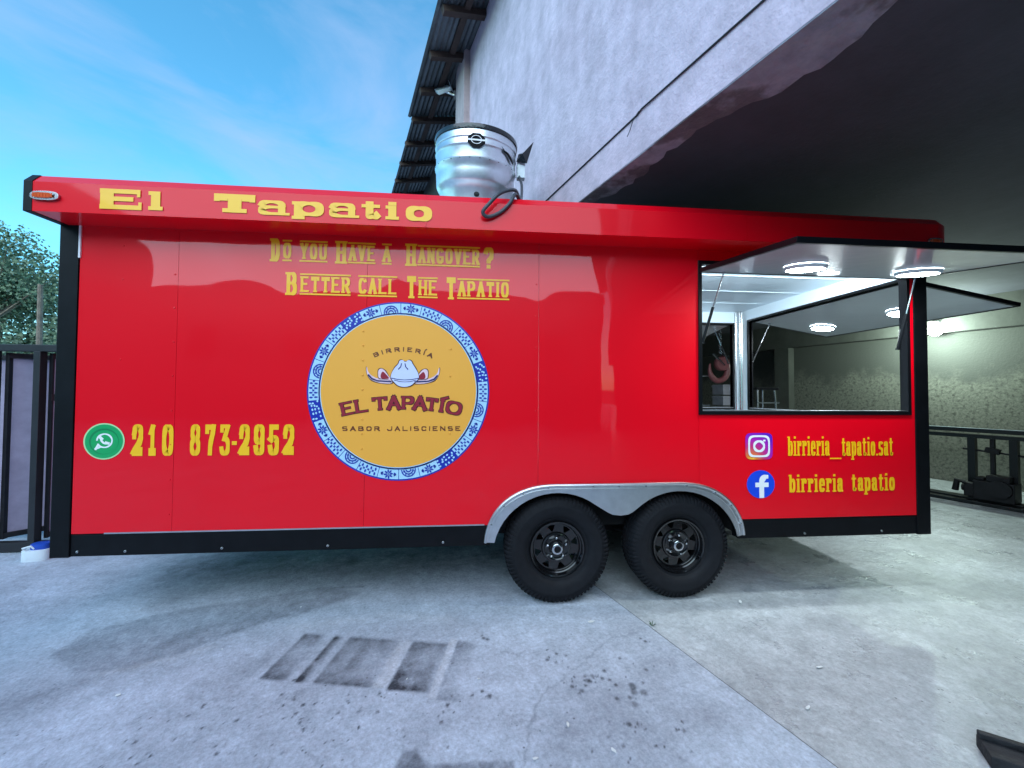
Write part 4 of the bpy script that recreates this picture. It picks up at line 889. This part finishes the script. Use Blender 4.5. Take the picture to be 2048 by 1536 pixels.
for P0, lay in ((horn, 0), (brim, 1), (hat, 2)):
    for P in ([P0] if P0 is hat else [P0, mir(P0)]):
        o1 = Ink(.0090+lay*.0012, side(0)); o1.poly(cp(ex(P, 1))); o1.done('emblem_outline', M['dark_maroon'], em)
        o1 = Ink(.0094+lay*.0012, side(0)); o1.poly(cp(P)); o1.done('emblem_hat' if P0 is hat else 'emblem_horn' if P0 is horn else 'emblem_brim', M['hat_blue'] if P0 is hat else M['hat_pink'], em)
for f in (lambda P: P, mir):
    I = Ink(.0098+.0012, side(0)); I.poly(cp(f([(700, 664), (678, 632), (650, 610), (634, 640), (640, 664), (670, 668)]))); I.done('emblem_shade', M['maroon'], em)
I = Ink(.0126, side(0))
for f in (lambda P: P, mir): 
    I.stroke([Vector(lp(*p)) for p in f([(540, 640), (566, 668), (610, 684), (716, 690)])], 9*K, 9*K); I.stroke([lp(*p) for p in f([(798, 545), (792, 570), (776, 588)])], 6*K, 6*K)
I.stroke([lp(*p) for p in ((720, 662), (770, 672), (826, 676), (880, 672), (932, 662))], 5*K, 5*K); I.stroke([lp(*p) for p in ((742, 678), (790, 690), (826, 692), (866, 690), (912, 678))], 4*K, 4*K)
I.done('emblem_lines', M['navy_vinyl'], em)

# ================================================================== GATE, JUG, TREE ON THE LEFT
gt = empty('gate', (-1.40, 1.2, 0)); tag(gt, 'black steel gate with lilac sheet panels behind the trailer nose', 'gate')
m = MB(); m.box(-1.6, .62, -.03, .03, .01, .09); m.build('bottom_rail', M['gate_black'], gt, bevel=.004)
m = MB(); m.box(-1.6, .62, -.03, .03, 1.77, 1.83); m.build('top_rail', M['gate_black'], gt, bevel=.004)
for x in (-.30, .07, .5): m = MB(); m.box(x-.028, x+.028, -.032, .028, .09, 1.77); m.build('post', M['gate_black'], gt, bevel=.004)
for x0, x1, y1 in ((-1.2, -.34, .3), (-.235, .015, .30), (.112, .32, .30)):
    m = MB(); a, b = Vector((x0, .05, 0)), Vector((x1, .05+y1, 0))
    d = (b-a)
    pn = MB(); pn.obox((a+b)/2+Vector((0, 0, .93)), d/2*.96, Vector((d.y, -d.x, 0)).normalized()*.003, (0, 0, .78)); pn.build('sheet_panel', M['gate_panel'], gt)
    for p in (a, b): m.bar(p+Vector((0, 0, .1)), p+Vector((0, 0, 1.76)), .034 if x0 < 0 else .014, .03, (1, 0, 0))
    for z in (.13, 1.735): m.bar(a+Vector((0, 0, z)), b+Vector((0, 0, z)), .04, .045)
    if x0 > .1: m.bar(a+Vector((0, 0, 1.36)), b+Vector((0, 0, 1.36)), .05, .06)
    m.build('panel_frame', M['gate_black'], gt)
jg = empty('plastic_jug', (-1.12, 1.03, 0), .2); tag(jg, 'small white plastic jug with blue lid beside the trailer corner', 'jug')
m = MB(); m.prism(arc(0, 0, .092, .062, 0, 345, 23, 3.2), 0, .09, 'Z'); m.build('body', M['plastic_white'], jg, bevel=.018, smooth=True)
m = MB(); m.prism(arc(.02, 0, .062, .045, 0, 345, 23, 3), .0905, .135, 'Z'); m.build('lid', M['plastic_blue'], jg, bevel=.012, smooth=True)
m = MB(); m.tube([(-.06, -.03, .085), (-.075, -.04, .11), (-.02, -.045, .125), (.0, -.04, .10)], .008, 8); m.build('handle', M['plastic_white'], jg, smooth=True)

def leaf_mesh(clumps, n, size, spread):
    cs = np.array([c[:3] for c in clumps]); rs = np.array([c[3] for c in clumps]); w = rs**2.2; idx = rng.choice(len(cs), n, p=w/w.sum())
    v = rng.normal(size=(n, 3)); v /= np.linalg.norm(v, axis=1)[:, None]; rad = rs[idx]*(.35+.75*rng.random(n)**.6)
    c = cs[idx]+v*rad[:, None]*np.array([1, 1, .85])
    a = rng.normal(size=(n, 3)); a[:, 2] -= .5; a /= np.linalg.norm(a, axis=1)[:, None]; b = np.cross(a, rng.normal(size=(n, 3))); b /= np.linalg.norm(b, axis=1)[:, None]
    l = size*(.6+.8*rng.random(n))[:, None]; wd = l*.34
    P = np.stack([c, c+a*l*.5+b*wd, c+a*l, c+a*l*.5-b*wd], 1).reshape(-1, 3)
    me = bpy.data.meshes.new('crown'); me.vertices.add(4*n); me.vertices.foreach_set('co', P.ravel()); me.loops.add(4*n); me.loops.foreach_set('vertex_index', np.arange(4*n)); me.polygons.add(n); me.polygons.foreach_set('loop_start', np.arange(0, 4*n, 4))
    me.update(); mi = rng.choice(3, n, p=(.45, .33, .22)); me.polygons.foreach_set('material_index', mi.astype(np.int32))
    for k in ('leaf_a', 'leaf_b', 'leaf_c'): me.materials.append(M[k])
    return me
def tree(loc, h, r, label, group=None, n=16000, size=.16, low=.25):
    o = empty('tree', loc); tag(o, label, 'tree', group)
    cl = []
    m = MB(); m.tube(catmull([(0, 0, -.1), (.05*h*.1, 0, h*.25), (-.03*h*.2, .1, h*.5), (.05, 0, h*.86)], 5), [.13*h/6*(1-.045*i) for i in range(16)], 9)
    for k in range(34):
        a = random.uniform(0, 2*PI); zz = h*random.uniform(low, .93); q = math.sin(PI*min(1, (zz/h-low+.12)/(1.08-low)))**.7; rad = r*q*random.uniform(.35, 1)
        p = (rad*math.cos(a), rad*math.sin(a), zz); cl.append((*p, r*random.uniform(.20, .38)))
        m.tube([(0, 0, zz*.72), (p[0]*.5, p[1]*.5, zz*.86), p], [.035*h/6, .02*h/6, .008*h/6], 5)
    m.build('trunk', M['bark'], o, smooth=True)
    cr_ = bpy.data.objects.new('crown', leaf_mesh(cl, n, size, 1)); COL.objects.link(cr_); cr_.parent = o
    return o
tree((-15.2, 13.0, 0), 7.5, 3.4, 'leafy pale green tree rising behind the gate', n=34000, size=.115, low=.12)
tree((-19.5, 17.0, 0), 7.6, 3.8, 'fuller dark tree farther off behind the gate', n=16000, size=.22, low=.1)
pole = MB().tube([(0, 0, 0), (.03, 0, 2.5), (.0, 0, 4.45)], [.085, .07, .055], 9).build('pole', M['bark'], smooth=True); pole.location = (-10.0, 9.5, 0)
tag(pole, 'thin pale wooden pole standing before the leaves behind the gate', 'pole')
# yard opposite the trailer (seen in its paint)
ob = empty('opposite_building', (0, -15, 0)); tag(ob, 'long dim flat-roofed building closing the yard opposite the trailer', 'building')
MB().box(-16.3, 8.4, -6, 0, 0, 5.9).build('wall', M['yard_wall'], ob)
MB().box(-16.35, 8.5, -6.1, .12, 5.9, 6.15).build('roof', M['roof_tin'], ob)
MB().prism([(-3.2, 6.15), (1.4, 6.15), (-.9, 7.0)], -4, -.6, 'Y').build('roof_gable', M['roof_tin'], ob)
MB().box(-28, -16.4, -6, 1.2, 0, 11).build('tall_wing', M['yard_wall'], ob)
for x in (-10, -6.2, -2.4, 1.6, 5.2):
    w_ = MB().box(x, x+1.5, .0, .06, 2.6, 4.1).build('window', M['gate_black'], ob); MB().box(x+.1, x+1.4, .061, .066, 2.7, 4.0).build('pane', M['dark'], w_)

# ================================================================== THINGS IN THE BAY
fr = empty('steel_chassis', tuple(ST(9.5, 0, 0)), BROT); tag(fr, 'long black steel chassis on stands along the back wall', 'steel chassis')
m = MB(); m.box(-.05, .05, -3.2, 3.2, .93, .985); m.build('top_beam', M['black_frame'], fr, bevel=.006)
m = MB(); m.box(-.056, -.02, -3.2, 3.2, .986, .990); m.build('top_strip', M['alu'], fr)
m = MB(); m.box(-.06, .04, -3.2, 3.2, .855, .905); m.build('lower_beam', M['black_frame'], fr, bevel=.006)
for t in (-2.6, -1.46, -1.10, .9, 2.3): m = MB(); m.box(-.045, .045, t-.035, t+.035, .05, .855); m.build('stand', M['black_frame'], fr)
m = MB(); m.box(-.03, .03, -1.30, -1.262, .3, .855); m.obox((-.02, -1.285, .70), (.04, 0, 0), (0, .06, .012), (0, -.008, .035)); m.tube([(-.03, -1.55, .66), (0, -1.3, .68), (-.03, -1.02, .70)], .014, 8); m.build('clamp', M['machine'], fr)
m = MB(); m.box(-.14, .04, -3.2, 3.2, .0, .06); m.box(-.3, -.2, -2.8, 3.0, .0, .045); m.build('ground_beam', M['black_frame'], fr, bevel=.006)
en = empty('engine_block', tuple(ST(9.42, -1.28, .06)), BROT); tag(en, 'dark greasy engine block standing under the steel chassis', 'engine')
m = MB(); m.box(-.12, .14, -.22, .13, 0, .25); m.box(-.10, .12, -.18, .02, .25, .33); m.box(-.08, .1, .04, .12, .25, .29); m.lathe([(0, -.1), (.05, -.1), (.05, .1), (0, .1)], (.0, .16, .12), 'Y', 14); m.box(-.1, .1, .13, .22, .02, .2); m.build('block', M['machine'], en, bevel=.012)
m = MB(); m.lathe([(0, -.16), (.11, -.16), (.11, -.12), (.03, -.12)], (0, -.1, .17), 'X', 20); m.build('pulley', M['machine'], en, smooth=True)
m = MB(); m.tube([(-.1, .2, .2), (-.12, .27, .22), (-.12, .29, .08)], .035, 8); m.build('pipe', M['machine'], en, smooth=True)
# hook block hanging from a chain, seen through the far window
hk = empty('crane_hook', (6.35, 3.2, 1.64)); tag(hk, 'faded red crane hook hanging behind the far window', 'crane hook')
m = MB(); hp = catmull([(.06, 0, .34), (.13, 0, .26), (.145, 0, .15), (.09, 0, .04), (-.02, 0, .0), (-.11, 0, .06), (-.15, 0, .16), (-.14, 0, .27)], 6)
m.tube(hp, [.045 if i < 30 else .045*(1-(i-30)/16) for i in range(len(hp))], 12); m.build('hook', M['hook_red'], hk, smooth=True)
m = MB(); m.lathe([(0, -.05), (.10, -.05), (.115, -.03), (.115, .03), (.10, .05), (0, .05)], (.05, 0, .27), 'Y', 28); m.build('sheave', M['hook_red'], hk, smooth=True)
m = MB(); m.bar((-.13, -.07, .42), (.05, -.07, .24), .035, .02); m.obox((.09, -.02, .40), (.05, 0, -.03), (0, .02, 0), (.012, 0, .02)); m.build('cheek_plate', M['steel'], hk)
m = MB()
for i in range(18): m.lathe([(.022, -.006), (.028, 0), (.022, .006), (.016, 0), (.022, -.006)], (.03, 0, .46+i*.05), 'X' if i % 2 else 'Y', 10)
m.build('chain', M['steel'], hk, smooth=True)
ps = empty('pipe_stand', (6.10, 3.3, 0)); tag(ps, 'thin upright pipe stand with clamps left of the crane hook', 'stand')
m = MB(); m.tube([(0, 0, 0), (0, 0, 2.3)], .02, 10); m.build('pole', M['steel'], ps, smooth=True)
m = MB(); m.tube([(-.14, .02, 0), (-.14, .02, 2.2)], .022, 10); m.build('pole', M['machine'], ps, smooth=True)
for z in (1.25, 1.72): m = MB(); m.tube([(-.22, 0, z), (.16, 0, z)], .012, 8); m.lathe([(.0, -.03), (.034, -.03), (.034, .03), (0, .03)], (0, 0, z), n=12); m.build('clamp', M['steel'], ps, smooth=True)
for i, z in enumerate((0, .40, .80, 1.03, 1.255, 1.42)):
    h = (.395, .395, .225, .22, .16, .17)[i]
    c = empty('crate', (6.48, 3.2, z)); tag(c, 'grey crate in the stack below the crane hook, ' + ('lowest of six', 'second from the floor', 'third from the floor', 'fourth from the floor', 'next to topmost', 'topmost of six')[i], 'crate', 'grey crates stacked behind the far window')
    m = MB(); m.prism([(-.15, -.14), (.15, -.14), (.15, .14), (-.15, .14)], 0, h-.012, 'Z'); m.build('body', M['grey_box'], c, bevel=.008)
    m = MB(); m.box(-.158, .158, -.148, .148, h-.05, h-.02); m.build('rim', M['grey_box'], c, bevel=.004)
tb = empty('work_stool', (7.08, 3.25, 0)); tag(tb, 'tall bare metal work stool behind the rear window', 'stool')
m = MB(); m.box(-.19, .19, -.17, .17, 1.50, 1.54); m.build('seat', M['machine'], tb, bevel=.008)
for sx in (-1, 1):
    for sy in (-1, 1): m = MB(); m.tube([(sx*.21, sy*.2, 0), (sx*.14, sy*.13, 1.5)], .015, 8); m.build('leg', M['steel'], tb, smooth=True)
for z in (.5, 1.1, 1.3): m = MB(); m.tube([(-.185, -.17, z), (.185, -.17, z)], .010, 8); m.build('rung', M['steel'], tb, smooth=True)

# ================================================================== SMALL THINGS ON THE FLOOR
bk = empty('timber_block', (4.60, -1.205, 0), R(-36)); tag(bk, 'black tarred timber block at the lower right corner of the floor', 'timber block')
m = MB(); m.box(-.028, .30, -.06, .06, 0, .05); m.build('base', M['wood_block'], bk, bevel=.006)
m = MB(); m.box(-.028, .30, .028, .056, .05, .072); m.build('ridge', M['wood_block'], bk, bevel=.006)
SCL = ['pale leaf-shaped scrap just before the front wheel and the floor joint', 'pale scrap just right of the rear wheel under the hatch', 'pale sliver on the bay floor towards the timber block', 'pale scrap near the bottom edge right of the long crack', 'tiny pale scrap at the lower end of the long crack', 'round white bit right of the black spray marks', 'tiny pale scrap far left of the black spray marks', 'pale sliver on the bay floor between joint and lamp glare', 'tiny white bit inside the black spray marks', 'tiny pale speck left above the black spray marks', 'pale sliver between the long crack and the oil drips', 'tiny pale speck above the black spray marks near the trailer']
for i, (x, y, s, c) in enumerate(((3.285, -.199, .030, .3), (4.374, -.049, .028, 1.1), (4.078, -.918, .022, .5), (3.125, -1.051, .018, 2.2), (2.807, -1.062, .016, .1), (2.588, -.627, .010, 0), (.91, -.602, .014, .4), (4.36, -.68, .022, -.1), (2.235, -.60, .008, 1), (1.18, -.30, .006, 0), (2.97, -.92, .018, 1.6), (1.42, .1, .008, 0))):
    m = MB(); n = 9; P = []
    for k in range(n):
        a = 2*PI*k/n; q = s*random.uniform(.6, 1); P.append((q*math.cos(a), q*.42*math.sin(a), .003+random.uniform(0, .004)))
    m.add(P+[(p[0], p[1], p[2]+.002) for p in P], [tuple(range(n-1, -1, -1)), tuple(range(n, 2*n))]+[(k, (k+1) % n, n+(k+1) % n, n+k) for k in range(n)])
    o = m.build('paper_scrap', M['scrap']); o.location = (x, y, .001); o.rotation_euler = (0, 0, c)
    tag(o, SCL[i], 'scrap', 'pale scraps littering the concrete')
wd = empty('weed', (3.653, -.262, 0)); tag(wd, 'tiny dark weed sprouting from the floor joint', 'weed')
for i in range(6):
    a = i*1.1; m = MB(); m.add([(0, 0, -.003), (.014*math.cos(a)-.004, .014*math.sin(a), .012), (.026*math.cos(a), .026*math.sin(a), .022), (.014*math.cos(a)+.004, .014*math.sin(a)+.004, .014)], [(0, 1, 2, 3)]); m.build('leaf', M['leaf_c'], wd)
